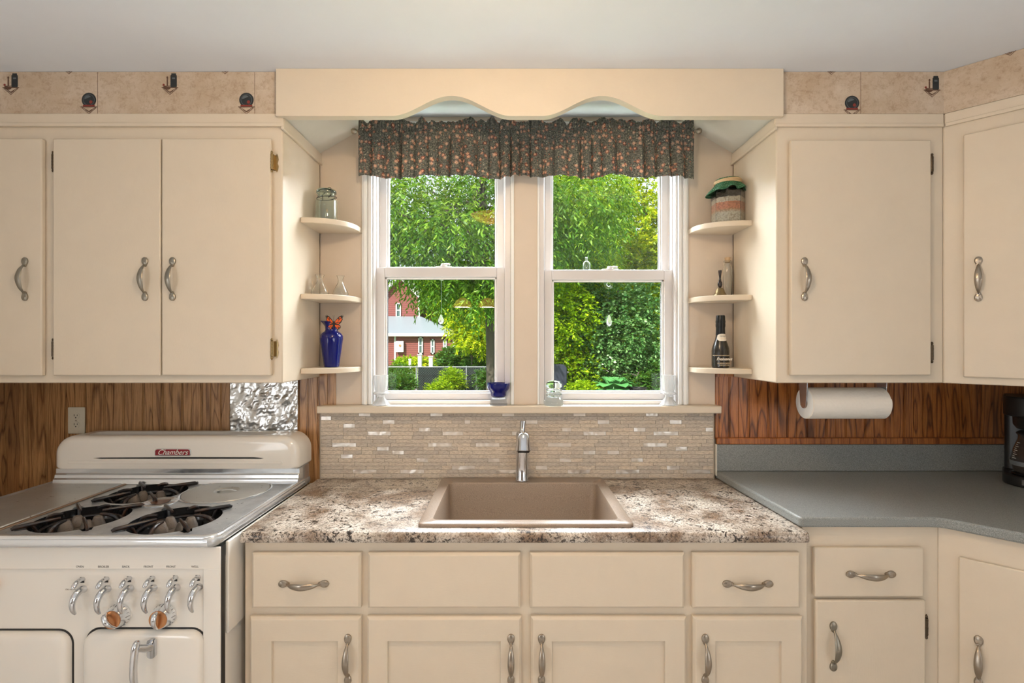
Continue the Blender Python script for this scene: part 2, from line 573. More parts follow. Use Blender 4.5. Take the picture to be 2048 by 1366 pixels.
q = simple('gingham', (0.03, 0.13, 0.06, 1), 0.8)
vv = q.vor(170, rnd=0.0)
q.base(q.ramp(vv, [(0.0, (0.65, 0.75, 0.55)), (0.30, (0.03, 0.14, 0.06)), (0.6, (0.02, 0.10, 0.045))]))
q = simple('paper_towel', (0.80, 0.76, 0.69, 1), 0.9)
q.bump(q.vor(110), 0.5, 0.002)
simple('paper_end', (0.80, 0.81, 0.80, 1), 0.9)

# beans and lentils behind jar glass
q = Mat('bean_layers', rough=0.35)
tc = q.node('TexCoord'); sep = q.node('SeparateXYZ'); q.link(tc.outputs['Object'], sep.inputs[0])
nz = q.math('ADD', sep.outputs[2], q.math('MULTIPLY', q.math('SUBTRACT', q.noise(45, 2), 0.5), 0.010))
t = q.math('DIVIDE', nz, 0.13)
v1 = q.vor(150, out=1); sv = q.node('SeparateColor'); q.link(v1, sv.inputs[0])
dist = q.vor(150)
shade = q.ramp(dist, [(0.40, (1, 1, 1)), (0.85, (0.62, 0.54, 0.46))])
lay = q.ramp(t, [(0.0, (0.62, 0.56, 0.44)), (0.32, (0.62, 0.56, 0.44)), (0.40, (0.60, 0.33, 0.17)), (0.45, (0.66, 0.25, 0.13)),
                 (0.66, (0.66, 0.25, 0.13)), (0.67, (0.68, 0.60, 0.48)), (0.80, (0.68, 0.60, 0.48)), (0.82, (0.03, 0.02, 0.018)), (1, (0.03, 0.02, 0.018))])
q.base(q.mix(1.0, lay, shade, 'MULTIPLY'))
q.bump(dist, 0.6, 0.003)
M['bean_layers'] = q.m


# outdoors
def leafmat(k, stops, trans=0.35, rough=0.45):
    q = Mat(k, rough=rough)
    q.set('Specular IOR Level', 0.22)
    geo = q.node('NewGeometry')
    c = q.ramp(geo.outputs['Random Per Island'], stops)
    q.base(c)
    td = q.node('BsdfTranslucent'); q.link(q.mix(0.35, c, (0.45, 0.60, 0.02, 1)), td.inputs[0])
    ms = q.node('MixShader'); ms.inputs[0].default_value = trans
    q.link(q.b.outputs[0], ms.inputs[1]); q.link(td.outputs[0], ms.inputs[2])
    q.link(ms.outputs[0], q.n['Material Output'].inputs[0])
    M[k] = q.m


leafmat('leaf_walnut', [(0, (0.02, 0.08, 0.004)), (0.6, (0.06, 0.17, 0.008)), (1, (0.24, 0.40, 0.04))])
leafmat('leaf_yellow', [(0, (0.12, 0.22, 0.004)), (0.5, (0.32, 0.42, 0.006)), (1, (0.60, 0.58, 0.01))], 0.4)
leafmat('leaf_lime', [(0, (0.06, 0.16, 0.003)), (0.5, (0.20, 0.36, 0.005)), (1, (0.46, 0.58, 0.012))], 0.4)
leafmat('leaf_lilac', [(0, (0.02, 0.085, 0.018)), (0.5, (0.065, 0.17, 0.04)), (1, (0.18, 0.32, 0.12))], 0.25, 0.35)
leafmat('leaf_dark', [(0, (0.012, 0.055, 0.008)), (0.5, (0.035, 0.11, 0.015)), (1, (0.08, 0.19, 0.025))], 0.25)
leafmat('leaf_hosta', [(0, (0.05, 0.20, 0.05)), (1, (0.11, 0.32, 0.10))], 0.15, 0.4)
simple('bark', (0.05, 0.04, 0.03, 1), 0.9)
q = simple('lawn', (0.09, 0.2, 0.03, 1), 0.95)
q.base(q.ramp(q.noise(1.2, 6, 0.7), [(0.35, (0.06, 0.15, 0.02)), (0.65, (0.16, 0.30, 0.05))]))
q = simple('gravel', (0.5, 0.47, 0.42, 1), 0.9)
q.base(q.ramp(q.noise(8, 5, 0.7), [(0.3, (0.22, 0.20, 0.17)), (0.7, (0.42, 0.40, 0.36))]))


def clap(k, c1, c2):
    q = Mat(k, rough=0.7)
    tc = q.node('TexCoord'); sep = q.node('SeparateXYZ'); q.link(tc.outputs['Object'], sep.inputs[0])
    fz = q.math('FRACT', q.math('DIVIDE', sep.outputs[2], 0.16))
    n = q.noise(4, 5, 0.7, q.coords((1.2, 1.2, 9)))
    col = q.mix(n, c1, c2)
    q.base(q.mix(q.math('LESS_THAN', fz, 0.16), col, tuple(0.35 * x for x in c1[:3]) + (1,)))
    q.bump(fz, 0.5, 0.03)
    M[k] = q.m


clap('clapboard', (0.15, 0.028, 0.024, 1), (0.25, 0.08, 0.07, 1))
simple('metal_roof', (0.17, 0.20, 0.22, 1), 0.4)
simple('house_white', (0.50, 0.49, 0.46, 1), 0.6)
simple('house_glass', (0.06, 0.10, 0.09, 1), 0.1)
simple('fence_steel', (0.22, 0.24, 0.25, 1), 0.5, 0.3)
simple('fence_wire', (0.07, 0.08, 0.085, 1), 0.6)
q = simple('shade_mesh', (0.012, 0.02, 0.016, 1), 0.95)
q.set('Specular IOR Level', 0.05)
simple('rust_wood', (0.13, 0.06, 0.035, 1), 0.8)
simple('bin_navy', (0.008, 0.012, 0.025, 1), 0.7)
simple('floor_wood', (0.60, 0.57, 0.54, 1), 0.35)
# ------------------------------------------------------------------ room shell
YB = 2.2            # beadboard face of the far wall
YP = 2.19           # plaster panel around the windows
XL, XR = -2.17, 2.30
YR = -3.2
ZC = 2.495
XCL, XCR = -0.84, 0.967      # inner cabinet sides


def struct(mb, name, mat, parent=None, **kw):
    o = mb.build(name, mat, parent, **kw)
    o['kind'] = 'structure'
    return o


struct(MB().box(XL - .1, XR + .1, YR - .1, YB + .15, -.1, 0), 'floor', M['floor_wood'])
struct(MB().box(XL - .1, XR + .1, YR - .1, YB + .15, ZC, ZC + .12), 'ceiling', M['ceiling'])
W1 = (-0.611, -0.005)        # window openings (x)
W2 = (0.120, 0.725)
WZ0, WZ1 = 1.2346, 2.452
mb = MB()
mb.box(XL - .1, W1[0], YB, YB + .15, 0, ZC).box(W1[1], W2[0], YB, YB + .15, 0, ZC).box(W2[1], XR + .1, YB, YB + .15, 0, ZC)
mb.box(W1[0], W1[1], YB, YB + .15, 0, WZ0 - .03).box(W2[0], W2[1], YB, YB + .15, 0, WZ0 - .03)
mb.box(W1[0], W1[1], YB, YB + .15, WZ1, ZC).box(W2[0], W2[1], YB, YB + .15, WZ1, ZC)
# plaster panel proud of the beadboard
PXL, PXR = X(672, YP), X(1430, YP)
mb.box(PXL, W1[0], YP, YB, WZ0, 1.395).box(W2[1], PXR, YP, YB, WZ0, 1.395)
mb.box(XCL, W1[0], YP, YB, 1.395, ZC).box(W2[1], XCR, YP, YB, 1.395, ZC)
mb.box(W1[1], W2[0], YP, YB, WZ0, ZC)
mb.box(W1[0], W1[1], YP, YB, WZ1, ZC).box(W2[0], W2[1], YP, YB, WZ1, ZC)
struct(mb, 'wall_back', M['cream_wall'])
# rear wall behind the camera
mb = MB().box(XL - .1, XR + .1, YR - .1, YR, 0, ZC)
struct(mb, 'wall_front', M['rear_wall'])
struct(MB().box(XR, XR + .1, YR, YB, 0, ZC), 'wall_right', M['room_wall'])


def beads(a, b, z0, z1, face, axis='x', depth=.012, pitch=.0425, phase=0.0):
    """beadboard: flat strips with a rounded bead and groove between them"""
    prof = []
    k = math.floor((a - phase) / pitch)
    xs = []
    while phase + k * pitch < b:
        g = phase + k * pitch
        xs += [(g - .0030, 0), (g - .0012, .004), (g + .0002, .004), (g + .0012, .0005), (g + .0036, .0005), (g + .0046, .004), (g + .0058, .004), (g + .0072, 0)] if k % 2 == 0 else [(g - .0014, 0), (g, .0035), (g + .0014, 0)]
        k += 1
    pts = [(a, 0)] + [p for p in xs if a < p[0] < b] + [(b, 0)]
    mb = MB()
    n = len(pts)
    vs = []
    for z in (z0, z1):
        for (u, d) in pts:
            vs.append((u, face + d, z) if axis == 'x' else (face - d, u, z))
        vs += [(b, face + depth, z), (a, face + depth, z)] if axis == 'x' else [(face - depth, b, z), (face - depth, a, z)]
    m = n + 2
    fs = [(i, (i + 1) % m, (i + 1) % m + m, i + m) for i in range(m)]
    fs += [tuple(range(m)), tuple(range(2 * m - 1, m - 1, -1))]
    mb.add(vs, fs)
    return mb


struct(beads(XL, PXL, .85, 1.40, YB - .013), 'trim_1', M['oak_left'])
struct(beads(PXR + .001, XR, 1.085, 1.40, YB - .013, phase=.013), 'trim_2', M['oak_right'])
struct(beads(1.75, YB - .013, .0, ZC, XL + .013, axis='y'), 'wall_left', M['oak_side'])
struct(MB().box(XL - .1, XL, YR, YB, 0, ZC), 'wall_left', M['room_wall'])
struct(MB().box(PXR + .001, XR, 2.168, YB - .014, 1.0645, 1.092), 'trim_3', M['oak_trim'], bevel=.003)
# dark cleat below the right shelf end
struct(MB().box(PXR + .001, XCR, 2.176, YB - .014, 1.357, 1.388), 'trim_4', M['oak_right'])

# wallpapered soffits above the wall cabinets
SY = 1.826
ZS = 2.341


def decal(mb, poly, m, lift=.0006):
    mb.prism(poly, 'y', SY - lift, SY + .0004, m)


def circ(cx, cz, r, n=24, sx=1.0, a0=0, a1=2 * PI):
    return [(cx + r * sx * math.cos(a0 + (a1 - a0) * i / n), cz + r * math.sin(a0 + (a1 - a0) * i / n)) for i in range(n)]


def bar(x0, z0, x1, z1, w=.0012):
    d = Vector((x1 - x0, z1 - z0)).normalized(); nx, nz = -d[1] * w, d[0] * w
    return [(x0 + nx, z0 + nz), (x0 - nx, z0 - nz), (x1 - nx, z1 - nz), (x1 + nx, z1 + nz)]


def motif_bracket(mb, x, z, s=1.0):
    decal(mb, bar(x - .030 * s, z, x + .030 * s, z, .0013), 4, .0012)
    for q in (-1, 1):
        decal(mb, bar(x + q * .026 * s, z, x, z - .016 * s, .0009), 4)
        decal(mb, bar(x + q * .026 * s, z - .003, x, z - .025 * s, .0009), 4)
        decal(mb, bar(x + q * .012 * s, z - .011 * s, x, z - .019 * s, .0008), 4)


def motif_plate(mb, x, z):
    decal(mb, circ(x, z, .0265), 1); decal(mb, circ(x, z, .0205), 2, .0009); decal(mb, circ(x, z, .0190), 1, .0012)
    decal(mb, circ(x - .003, z + .004, .0125, 24, 1, .6, 3.4), 2, .0014)
    decal(mb, circ(x + .008, z - .008, .006), 3, .0016)
    decal(mb, [(x - .021, z - .024), (x + .021, z - .024), (x + .021, z - .0185), (x - .021, z - .0185)], 3, .0016)
    motif_bracket(mb, x, z - .0255)


def motif_jar(mb, x, z):
    decal(mb, rrect(x + .002, x + .025, z - .026, z + .018, .003), 1)
    decal(mb, rrect(x + .005, x + .022, z + .018, z + .024, .001), 1)
    decal(mb, rrect(x + .008, x + .019, z + .003, z + .009, .001), 2, .0010)
    decal(mb, circ(x - .010, z - .023, .013, 16, 1.1, PI, 2 * PI), 4)
    decal(mb, rrect(x - .022, x + .002, z - .0235, z - .021, .001), 4)
    decal(mb, circ(x - .023, z - .018, .004), 3)
    decal(mb, rrect(x - .012, x - .007, z - .021, z + .003, .001), 4)
    decal(mb, circ(x - .0095, z + .008, .005, 12, .6), 4, .001)
    motif_bracket(mb, x, z - .028)


WPM = [M['wallpaper'], M['wp_dark'], M['wp_grey'], M['wp_red'], M['wp_brown']]
mb = MB().box(XL, X(556, 1.81), SY, YB, ZS, ZC - .001)
for px, py in ((22, 160), (340, 160)): motif_jar(mb, X(px, SY), Z(py, SY))
for px, py in ((178, 200), (493, 200), (-137, 200)): motif_plate(mb, X(px, SY), Z(py, SY))
for px in (138, 450): motif_bracket(mb, X(px, SY), ZC - .001 + .017)
for px in (195, 509): decal(mb, [(X(px, SY), ZS), (X(px, SY) + .0013, ZS), (X(px, SY) + .0013, ZC - .002), (X(px, SY), ZC - .002)], 4, .0003)
struct(mb, 'wall_upper_left', WPM, smooth=0)
XK = X(1887, 1.83)       # kink of the upper corner run
mb = MB().box(X(1562, 1.81), XK, SY, YB, ZS, ZC - .001)
motif_plate(mb, X(1704, SY), Z(206, SY)); motif_jar(mb, X(1864, SY), Z(165, SY)); motif_bracket(mb, X(1663, SY), ZC + .014)
for px in (1721,): decal(mb, [(X(px, SY), ZS), (X(px, SY) + .0013, ZS), (X(px, SY) + .0013, ZC - .002), (X(px, SY), ZC - .002)], 4, .0003)
k = len(mb.v)
m2 = MB().box(0, .52, 0, .2, ZS, ZC - .001)
mm = MB(); _sy = SY; SY = 0.0
motif_bracket(m2, .172, ZC + .014); motif_plate(m2, .30, 2.42)
SY = _sy
m2.xf(Matrix.Translation((XK - .002, SY, 0)) @ Matrix.Rotation(-PI / 4, 4, 'Z'))
mb.add(m2.v, m2.f, 0); mb.m = mb.m[:len(mb.m) - len(m2.f)] + m2.m
struct(mb, 'wall_upper_right', WPM, smooth=0)

# sloping boards in the corners of the window niche (wooden angle pieces, one thickness)
mb = MB()
sl = (ZC - 2.33) / .262
for (xa, sgn) in ((XCL, 1), (XCR, -1)):
    xb = xa + sgn * .272
    poly = [(xa, 2.33), (xb, ZC - .001), (xb, ZC + .0), (xa, ZC)]
    mb.prism([(xa, 2.335), (xb, ZC - .002), (xa, ZC - .002)], 'y', 1.84, YP - .0005)
struct(mb, 'trim_5', M['niche_white'])

# window stool (sill board) across both windows
mb = MB()
mb.box(X(634, 2.14), X(1443, 2.14), 2.135, YP + .0, 1.2025, WZ0)
mb.box(W1[0] + .001, W1[1] - .001, YP - .001, YB + .13, 1.2045, WZ0).box(W2[0] + .001, W2[1] - .001, YP - .001, YB + .13, 1.2045, WZ0)
struct(mb, 'trim_6', M['cream'], bevel=.004)


# ------------------------------------------------------------------ windows
def window(idx, x0, x1, s0, s1, casing_left, casing_right, meet_z):
    w = bpy.data.objects.new('window_%d' % idx, None); COL.objects.link(w)
    w.location = ((x0 + x1) / 2, YB, WZ0); w['kind'] = 'structure'
    zb, zt = WZ0 + .0005, WZ1 - .0005
    # side casings with stepped profile, liner frame and head
    mb = MB()
    for (cx, sg, wd) in ((x0, -1, casing_left), (x1, 1, casing_right)):
        if wd <= 0: continue
        steps = [(0, .30, .016), (.30, .45, .010), (.45, .80, .020), (.80, 1.0, .012)] if wd > .02 else [(0, 1, .008)]
        for (a, b, t) in steps:
            mb.box(*sorted((cx + sg * wd * a, cx + sg * wd * b)), YP - t, YP + .002, zb, zt + .006)
    mb.box(x0 - max(casing_left, .005), x1 + max(casing_right, .005), YP - .014, YP + .002, zt, zt + .014)
    mb.box(x0 - max(casing_left, .005), x1 + max(casing_right, .005), YP - .020, YP + .002, zt + .009, zt + .016)
    mb.build('casing', M['vinyl_white'], w, bevel=.002)
    mb = MB()
    # jamb liners with tracks, frame sill and head
    for (a, b) in ((x0, s0), (s1, x1)):
        mb.box(a + .0005, b - .0005 if b > a else b, YP + .001, YB + .015, zb, zt)
        mb.box(a + .0005, b - .0005, YB + .0155, YB + .028, zb, zt)
    mb.box(x0 + .0008, s0 + .004, YB + .029, YB + .12, zb, zt).box(s1 - .004, x1 - .0008, YB + .029, YB + .12, zb, zt)
    mb.box(s0 + .004, s0 + .008, YB + .064, YB + .070, zb, zt).box(s1 - .008, s1 - .004, YB + .064, YB + .070, zb, zt)
    mb.box(s0 - .001, s1 + .001, YP + .012, YB + .12, zb, zb + .016)
    mb.box(s0, s1, YB + .03, YB + .12, zb + .016, zb + .022)
    mb.box(s0, s1, YP + .012, YB + .12, zt - .02, zt)
    mb.build('frame', M['vinyl'], w, bevel=.0015)

    def sash(name, y, z0, z1, st, top, bot, gl_in):
        mb = MB()
        xa, xb = s0 + .001, s1 - .001
        mb.box(xa, xa + st, y - .017, y + .017, z0, z1).box(xb - st, xb, y - .017, y + .017, z0, z1)
        mb.box(xa + st, xb - st, y - .017, y + .017, z1 - top, z1).box(xa + st, xb - st, y - .017, y + .017, z0, z0 + bot)
        o = mb.build(name, M['vinyl'], w, bevel=.003)
        mb = MB()
        a, b, c, d = xa + st, xb - st, z0 + bot, z1 - top
        for (p, q_, r, s_) in ((a, a + gl_in, c, d), (b - gl_in, b, c, d), (a, b, c, c + gl_in), (a, b, d - gl_in, d)):
            mb.box(p, q_, y - .008, y + .014, r, s_)
        mb.build('glazing_bead', M['vinyl_white'], o, bevel=.002)
        mb = MB()
        t = .0022
        for (p, q_, r, s_) in ((a + gl_in, a + gl_in + t, c, d), (b - gl_in - t, b - gl_in, c, d), (a, b, d - gl_in - t, d - gl_in)):
            mb.box(p, q_, y - .001, y + .003, r + .001, s_)
        mb.build('gasket', M['gasket'], o, smooth=0)
        g = MB().box(a + gl_in * .5, b - gl_in * .5, y + .0035, y + .0075, c + gl_in * .5, d - gl_in * .5).build('glass', M['pane_glass'], o, smooth=0)
        return o
    sash('upper_sash', YB + .085, meet_z - .035, zt - .02, .036, .035, .035, .009)
    ls = sash('lower_sash', YB + .045, zb + .017, meet_z, .036, .044, .030, .009)
    # sash lock on the meeting rail
    cx = (s0 + s1) / 2 + .012
    mb = MB()
    mb.box(cx - .036, cx + .036, YB + .034, YB + .056, meet_z, meet_z + .006)
    mb.lathe([(0, .014), (.012, .013), (.014, .005), (.014, 0)], (cx, YB + .044, meet_z + .005))
    mb.sweep(spline([(cx, YB + .040, meet_z + .013), (cx + .016, YB + .030, meet_z + .014), (cx + .030, YB + .028, meet_z + .012)], 4), [(.006, .004)] * 9)
    mb.build('sash_lock', M['vinyl_white'], ls, bevel=.001)
    return w


window(1, W1[0], W1[1], -0.6045, -0.0315, .044, .014, 1.842)
window(2, W2[0], W2[1], 0.141, 0.7155, .009, .044, 1.830)

# ------------------------------------------------------------------ cabinets
PULL = None


def make_pull_mesh():
    """bow pull with spade ends, long axis z, standing out along -y, wall plane y=0"""
    mb = MB()
    pts = spline([(0, -.004, -.052), (0, -.012, -.045), (0, -.022, -.030), (0, -.029, 0), (0, -.022, .030), (0, -.012, .045), (0, -.004, .052)], 5)
    rad = []
    for p in pts:
        u = abs(p[2]) / .052
        a = .0032 + .0072 * max(0, 1 - (u / .92) ** 2) ** .9
        rad.append((a, .0030 + .0012 * (1 - u)))
    mb.sweep(pts, rad, 14, ref=(0, 1, 0))
    for s in (-1, 1):
        prof = []
        n = 20
        ring0 = []; ring1 = []; ring2 = []
        for i in range(n):
            a = 2 * PI * i / n
            t = math.sin(a)
            w = .0112 * math.cos(a) * (1 + .10 * t)
            h = .0155 * t
            ring0.append((w, -.0005, s * (.0635 + h)))
            ring1.append((w * .98, -.0045, s * (.0635 + h * .98)))
            ring2.append((w * .72, -.0070, s * (.0635 + h * .72)))
        vs = ring0 + ring1 + ring2 + [(0, -.0074, s * .0635)]
        fs = []
        for r in range(2):
            for i in range(n): fs.append((r * n + i, r * n + (i + 1) % n, (r + 1) * n + (i + 1) % n, (r + 1) * n + i))
        fs += [(2 * n + i, 2 * n + (i + 1) % n, 3 * n) for i in range(n)]
        fs.append(tuple(range(n)))
        mb.add(vs, fs)
        mb.lathe([(0, .008), (.005, .0075), (.0062, .004), (.0062, 0)], (0, 0, 0), 12)
        for k in range(len(mb.v) - 37, len(mb.v)):
            x, y, z = mb.v[k]
            mb.v[k] = (x, -z, s * .0505 + y)
    return mb


def pull(parent, pos, horizontal=False, mat='nickel'):
    """pos in the parent's own frame"""
    global PULL
    if PULL is None:
        PULL = {}
    if mat not in PULL:
        o = make_pull_mesh().build('handle', M[mat], parent, local=True)
        PULL[mat] = o.data
    else:
        o = bpy.data.objects.new('handle', PULL[mat]); COL.objects.link(o); o.parent = parent
    o.location = pos
    if horizontal: o.rotation_euler = (0, PI / 2, 0)
    return o


def hinge(parent, x, y, z, side, mat='bronze_hinge'):
    """butterfly hinge on the face frame beside the door edge x; side = +1 frame leaf to the right"""
    mb = MB()
    mb.sweep([(x, y - .0155, z - .028), (x, y - .0155, z + .028)], .0045, 10)
    for k in (-.0335, .0335):
        mb.lathe([(0, -.006), (.003, -.004), (.0046, 0), (.003, .004), (0, .006)], (x, y - .0155, z + k), 10)
    for k in range(-2, 3):
        mb.lathe([(.0045, -.0012), (.0054, -.0008), (.0054, .0008), (.0045, .0012)], (x, y - .0155, z + k * .011), 10)
    out = [(0, -.028), (.010, -.028), (.012, -.034), (.016, -.024), (.018, -.012), (.014, 0), (.018, .012), (.016, .024), (.012, .034), (.010, .028), (0, .028)]
    mb.prism([(x + side * p[0], z + p[1]) for p in out], 'y', y - .0025, y - .0002)
    mb.prism([(x - side * .001, z - .027), (x + side * .006, z - .027), (x + side * .006, z + .027), (x - side * .001, z + .027)], 'y', y - .016, y - .0005)
    return mb.build('hinge', M[mat], parent)


def slab_door(parent, x0, x1, y, z0, z1, name='door', t=.018, local=False, bev=.004, mat='cream_v'):
    return MB().box(x0, x1, y - t, y - .0004, z0, z1).build(name, M[mat], parent, bevel=bev, local=local)


def chamfer_front(parent, name, x0, x1, y, z0, z1, t=.021, mat='cream', panel=None):
    """lipped front with a chamfered edge; panel=(x0,x1,z0,z1) sinks a flat panel"""
    c = .0075
    mb = MB()
    o4 = [(x0, z0), (x1, z0), (x1, z1), (x0, z1)]
    i4 = [(x0 + c, z0 + c), (x1 - c, z0 + c), (x1 - c, z1 - c), (x0 + c, z1 - c)]
    vs = [(a, y - .0004, b) for a, b in o4] + [(a, y - t + c, b) for a, b in o4] + [(a, y - t, b) for a, b in i4]
    fs = [(3, 2, 1, 0)]
    for r in range(2):
        fs += [(r * 4 + i, r * 4 + (i + 1) % 4, (r + 1) * 4 + (i + 1) % 4, (r + 1) * 4 + i) for i in range(4)]
    if panel is None:
        fs.append((8, 9, 10, 11))
    else:
        a, b, c0, d0 = panel
        p4 = [(a, c0), (b, c0), (b, d0), (a, d0)]
        q4 = [(a + .001, c0 + .001), (b - .001, c0 + .001), (b - .001, d0 - .001), (a + .001, d0 - .001)]
        vs += [(u, y - t, v) for u, v in p4] + [(u, y - t + .009, v) for u, v in q4]
        for r in (2, 3):
            fs += [(r * 4 + i, r * 4 + (i + 1) % 4, (r + 1) * 4 + (i + 1) % 4, (r + 1) * 4 + i) for i in range(4)]
        fs.append((16, 17, 18, 19))
    mb.add(vs, fs)
    return mb.build(name, M[mat], parent, bevel=.0012)


ZU0, ZU1 = 1.357, 2.341      # wall cabinet bottom / top
YF = 1.83                    # wall cabinet face
DZ0, DZ1 = 1.385, 2.245

# left wall cabinet
c = thing('wall_cabinet', ((XL + XCL) / 2, YF, ZU0), 'long cream painted wall cabinet with plain doors hanging over the stove, left of the window', 'cabinet')
MB().box(XL + .015, XCL, YF, YB - .0145, ZU0, ZU1 - .0005).build('body', M['cream_v'], c, bevel=.004)
mb = MB().box(XL + .015, XCL + .006, YF - .008, YF - .0002, 2.303, ZU1 - .0008).box(XL + .015, XCL + .010, YF - .014, YF - .0002, 2.292, 2.305)
mb.box(XCL + .0003, XCL + .007, YF, YP - .001, 2.288, 2.330).box(XCL + .0003, XCL + .011, YF - .014, YP - .001, 2.281, 2.292)
mb.build('crown_moulding', M['cream'], c, bevel=.002)
DY = YF - .0005
for (xa, xb, hx) in ((-2.09, X(83, 1.811), X(50, 1.81)), (X(105, 1.811), X(320, 1.811), X(290, 1.81)), (X(323, 1.811), X(541, 1.811), X(345, 1.81))):
    d = slab_door(c, xa, xb, DY, DZ0, DZ1)
    off = c.location
    pull(d, (hx - off.x, DY - .018 - off.y, 1.735 - off.z), mat='nickel_old')
for (hx, sd, hm) in ((X(104, 1.81), -1, 'bronze_hinge'), (X(542.5, 1.81), 1, 'brass_hinge')):
    for hz in (2.162, 1.482): hinge(c, hx, YF, hz, sd, hm)

# right wall cabinet
c = thing('wall_cabinet', ((XCR + XK) / 2, YF, ZU0), 'cream wall cabinet with one door above the paper towel roll, right of the window', 'cabinet')
MB().box(XCR, XK - .001, YF, YB - .0145, ZU0, ZU1 - .0005).build('body', M['cream_v'], c, bevel=.004)
mb = MB().box(XCR - .006, XK - .004, YF - .006, YF - .0002, 2.303, ZU1 - .0008).box(XCR - .008, XK - .006, YF - .010, YF - .0002, 2.292, 2.305)
mb.box(XCR - .007, XCR - .0003, YF, YP - .001, 2.288, 2.330).box(XCR - .011, XCR - .0003, YF - .01, YP - .001, 2.281, 2.292)
mb.build('crown_moulding', M['cream'], c, bevel=.002)
d = slab_door(c, X(1582, 1.811), X(1863, 1.811), DY, 1.386, 2.240)
pull(d, (X(1609, 1.81) - c.location.x, DY - .018 - c.location.y, 1.735 - c.location.z), mat='nickel')
for hz in (2.153, 1.469): hinge(c, X(1866, 1.81), YF, hz, 1)

# corner wall cabinet at 45 degrees
c = thing('corner_wall_cabinet', (XK, YF, ZU0), 'diagonal cream corner wall cabinet above the coffee maker', 'cabinet', rz=-PI / 4)
L = .49
R4 = Matrix.Rotation(PI / 4, 4, 'Z')


def to_loc(p): q = R4 @ Vector((p[0] - XK, p[1] - YF, 0)); return (q.x, q.y)


poly = [(0, 0), (L, 0), to_loc((XR - .001, YF - L * .7071)), to_loc((XR - .001, YB - .0145)), to_loc((XK, YB - .0145))]
MB().prism(poly, 'z', 0, ZU1 - ZU0 - .0005).build('body', M['cream_v'], c, bevel=.003, local=True)
mb = MB().box(.004, L, -.006, -.0002, 2.303 - ZU0, ZU1 - ZU0 - .001).box(.006, L, -.010, -.0002, 2.292 - ZU0, 2.305 - ZU0)
mb.build('crown_moulding', M['cream'], c, bevel=.002, local=True)
d = slab_door(c, .054, L - .045, -.0005, 1.382 - ZU0, 2.246 - ZU0, local=True, t=.012)
pull(d, (.094, -.0125, 1.728 - ZU0))

# base cabinets under the granite counter
YC = 1.583
c = thing('sink_base_cabinet', (0.05, YC, 0), 'cream base cabinet with four doors and drawer fronts under the granite counter and sink', 'cabinet')
bx0, bx1 = X(490, YC), X(1614, YC)
mb = MB()
mb.box(bx0, bx0 + .018, YC + .02, 2.18, 0.0, .878).box(bx1 - .018, bx1, YC + .02, 2.18, 0.0, .878).box(bx0 + .018, bx1 - .018, YC + .06, 2.18, .10, .12)
mb.box(bx0 + .018, bx1 - .018, YC + .07, YC + .09, .0, .10)
# face frame around every opening
mb.box(bx0, bx1, YC, YC + .02, .10, .878)
mb.build('body', M['cream'], c, bevel=.002)
off = c.location
D1 = YC - .021
for (a, b, h) in ((502, 721, 608), (735, 1041, None), (1060, 1370, None), (1386, 1602, 1495)):
    nm = 'drawer' if h else 'false_drawer_front'
    d = chamfer_front(c, nm, X(a, D1), X(b, D1), YC - .0004, Z(1218, D1), Z(1107, D1))
    if h: pull(d, (X(h, D1) - off.x, D1 - off.y, Z(1167, D1) - off.z), True)
for (a, b, pa, pb, h) in ((498, 721, 543, 675, 696), (733, 1043, 775, 1001, 1022), (1062, 1374, 1104, 1330, 1083), (1387, 1607, 1431, 1563, 1410)):
    d = chamfer_front(c, 'door', X(a, D1), X(b, D1), YC - .0004, .13, Z(1235, D1), panel=(X(pa, D1), X(pb, D1), .20, Z(1283, D1)))
    pull(d, (X(h, D1) - off.x, D1 - off.y, .516 - off.z))

# base cabinet on the right and the diagonal one
YC2 = 1.612
XK2 = X(1876, YC2)
c = thing('base_cabinet', (1.15, YC2, 0), 'narrow cream base cabinet with one drawer over one door, under the grey counter', 'cabinet')
mb = MB()
mb.box(bx1 + .001, XK2, YC2, 2.18, .10, .914).box(bx1 + .001, XK2, YC2 + .07, 2.17, 0, .10)
mb.build('body', M['cream'], c, bevel=.002)
D2 = YC2 - .018
off = c.location
d = MB().box(X(1630, D2), X(1848, D2), D2, YC2 - .0004, Z(1194, D2), Z(1096, D2)).build('drawer', M['cream'], c, bevel=.004)
pull(d, (X(1741, D2) - off.x, D2 - off.y, Z(1148, D2)), True)
d = MB().box(X(1632, D2), X(1852, D2), D2, YC2 - .0004, .13, Z(1201, D2)).build('door', M['cream_v'], c, bevel=.005)
pull(d, (X(1666, D2) - off.x, D2 - off.y, Z(1292, D2)), mat='nickel_old')
for hz in (Z(1255, D2), .25): hinge(c, X(1854, D2), YC2, hz, 1)

c = thing('corner_base_cabinet', (XK2, YC2, 0), 'diagonal cream corner base cabinet under the bend of the grey counter', 'cabinet', rz=-PI / 4)


def to_loc2(p): q = R4 @ Vector((p[0] - XK2, p[1] - YC2, 0)); return (q.x, q.y)


L2 = .44
poly = [(.0005, 0), (L2, 0), to_loc2((XR - .001, YC2 - L2 * .7071)), to_loc2((XR - .001, 2.18)), to_loc2((XK2 + .0008, 2.18))]
MB().prism(poly, 'z', .0, .914).build('body', M['cream'], c, bevel=.002, local=True)
d = MB().box(.050, L2 - .03, -.010, -.0004, .13, .832).build('door', M['cream_v'], c, bevel=.004, local=True)
pull(d, (.096, -.010, .525))

# ------------------------------------------------------------------ valance
vx0, vx1 = X(552, 1.805), X(1567, 1.805)
zb = Z(232, 1.805)


def edge(x):
    px = x / 1.805 * 1000 + 1024
    for (a, b) in ((784, 1022), (1085, 1324)):
        if a < px < b:
            t = (px - a) / (b - a)
            return zb + .0725 * (0.5 - 0.5 * math.cos(2 * PI * t)) ** 0.93
    return zb


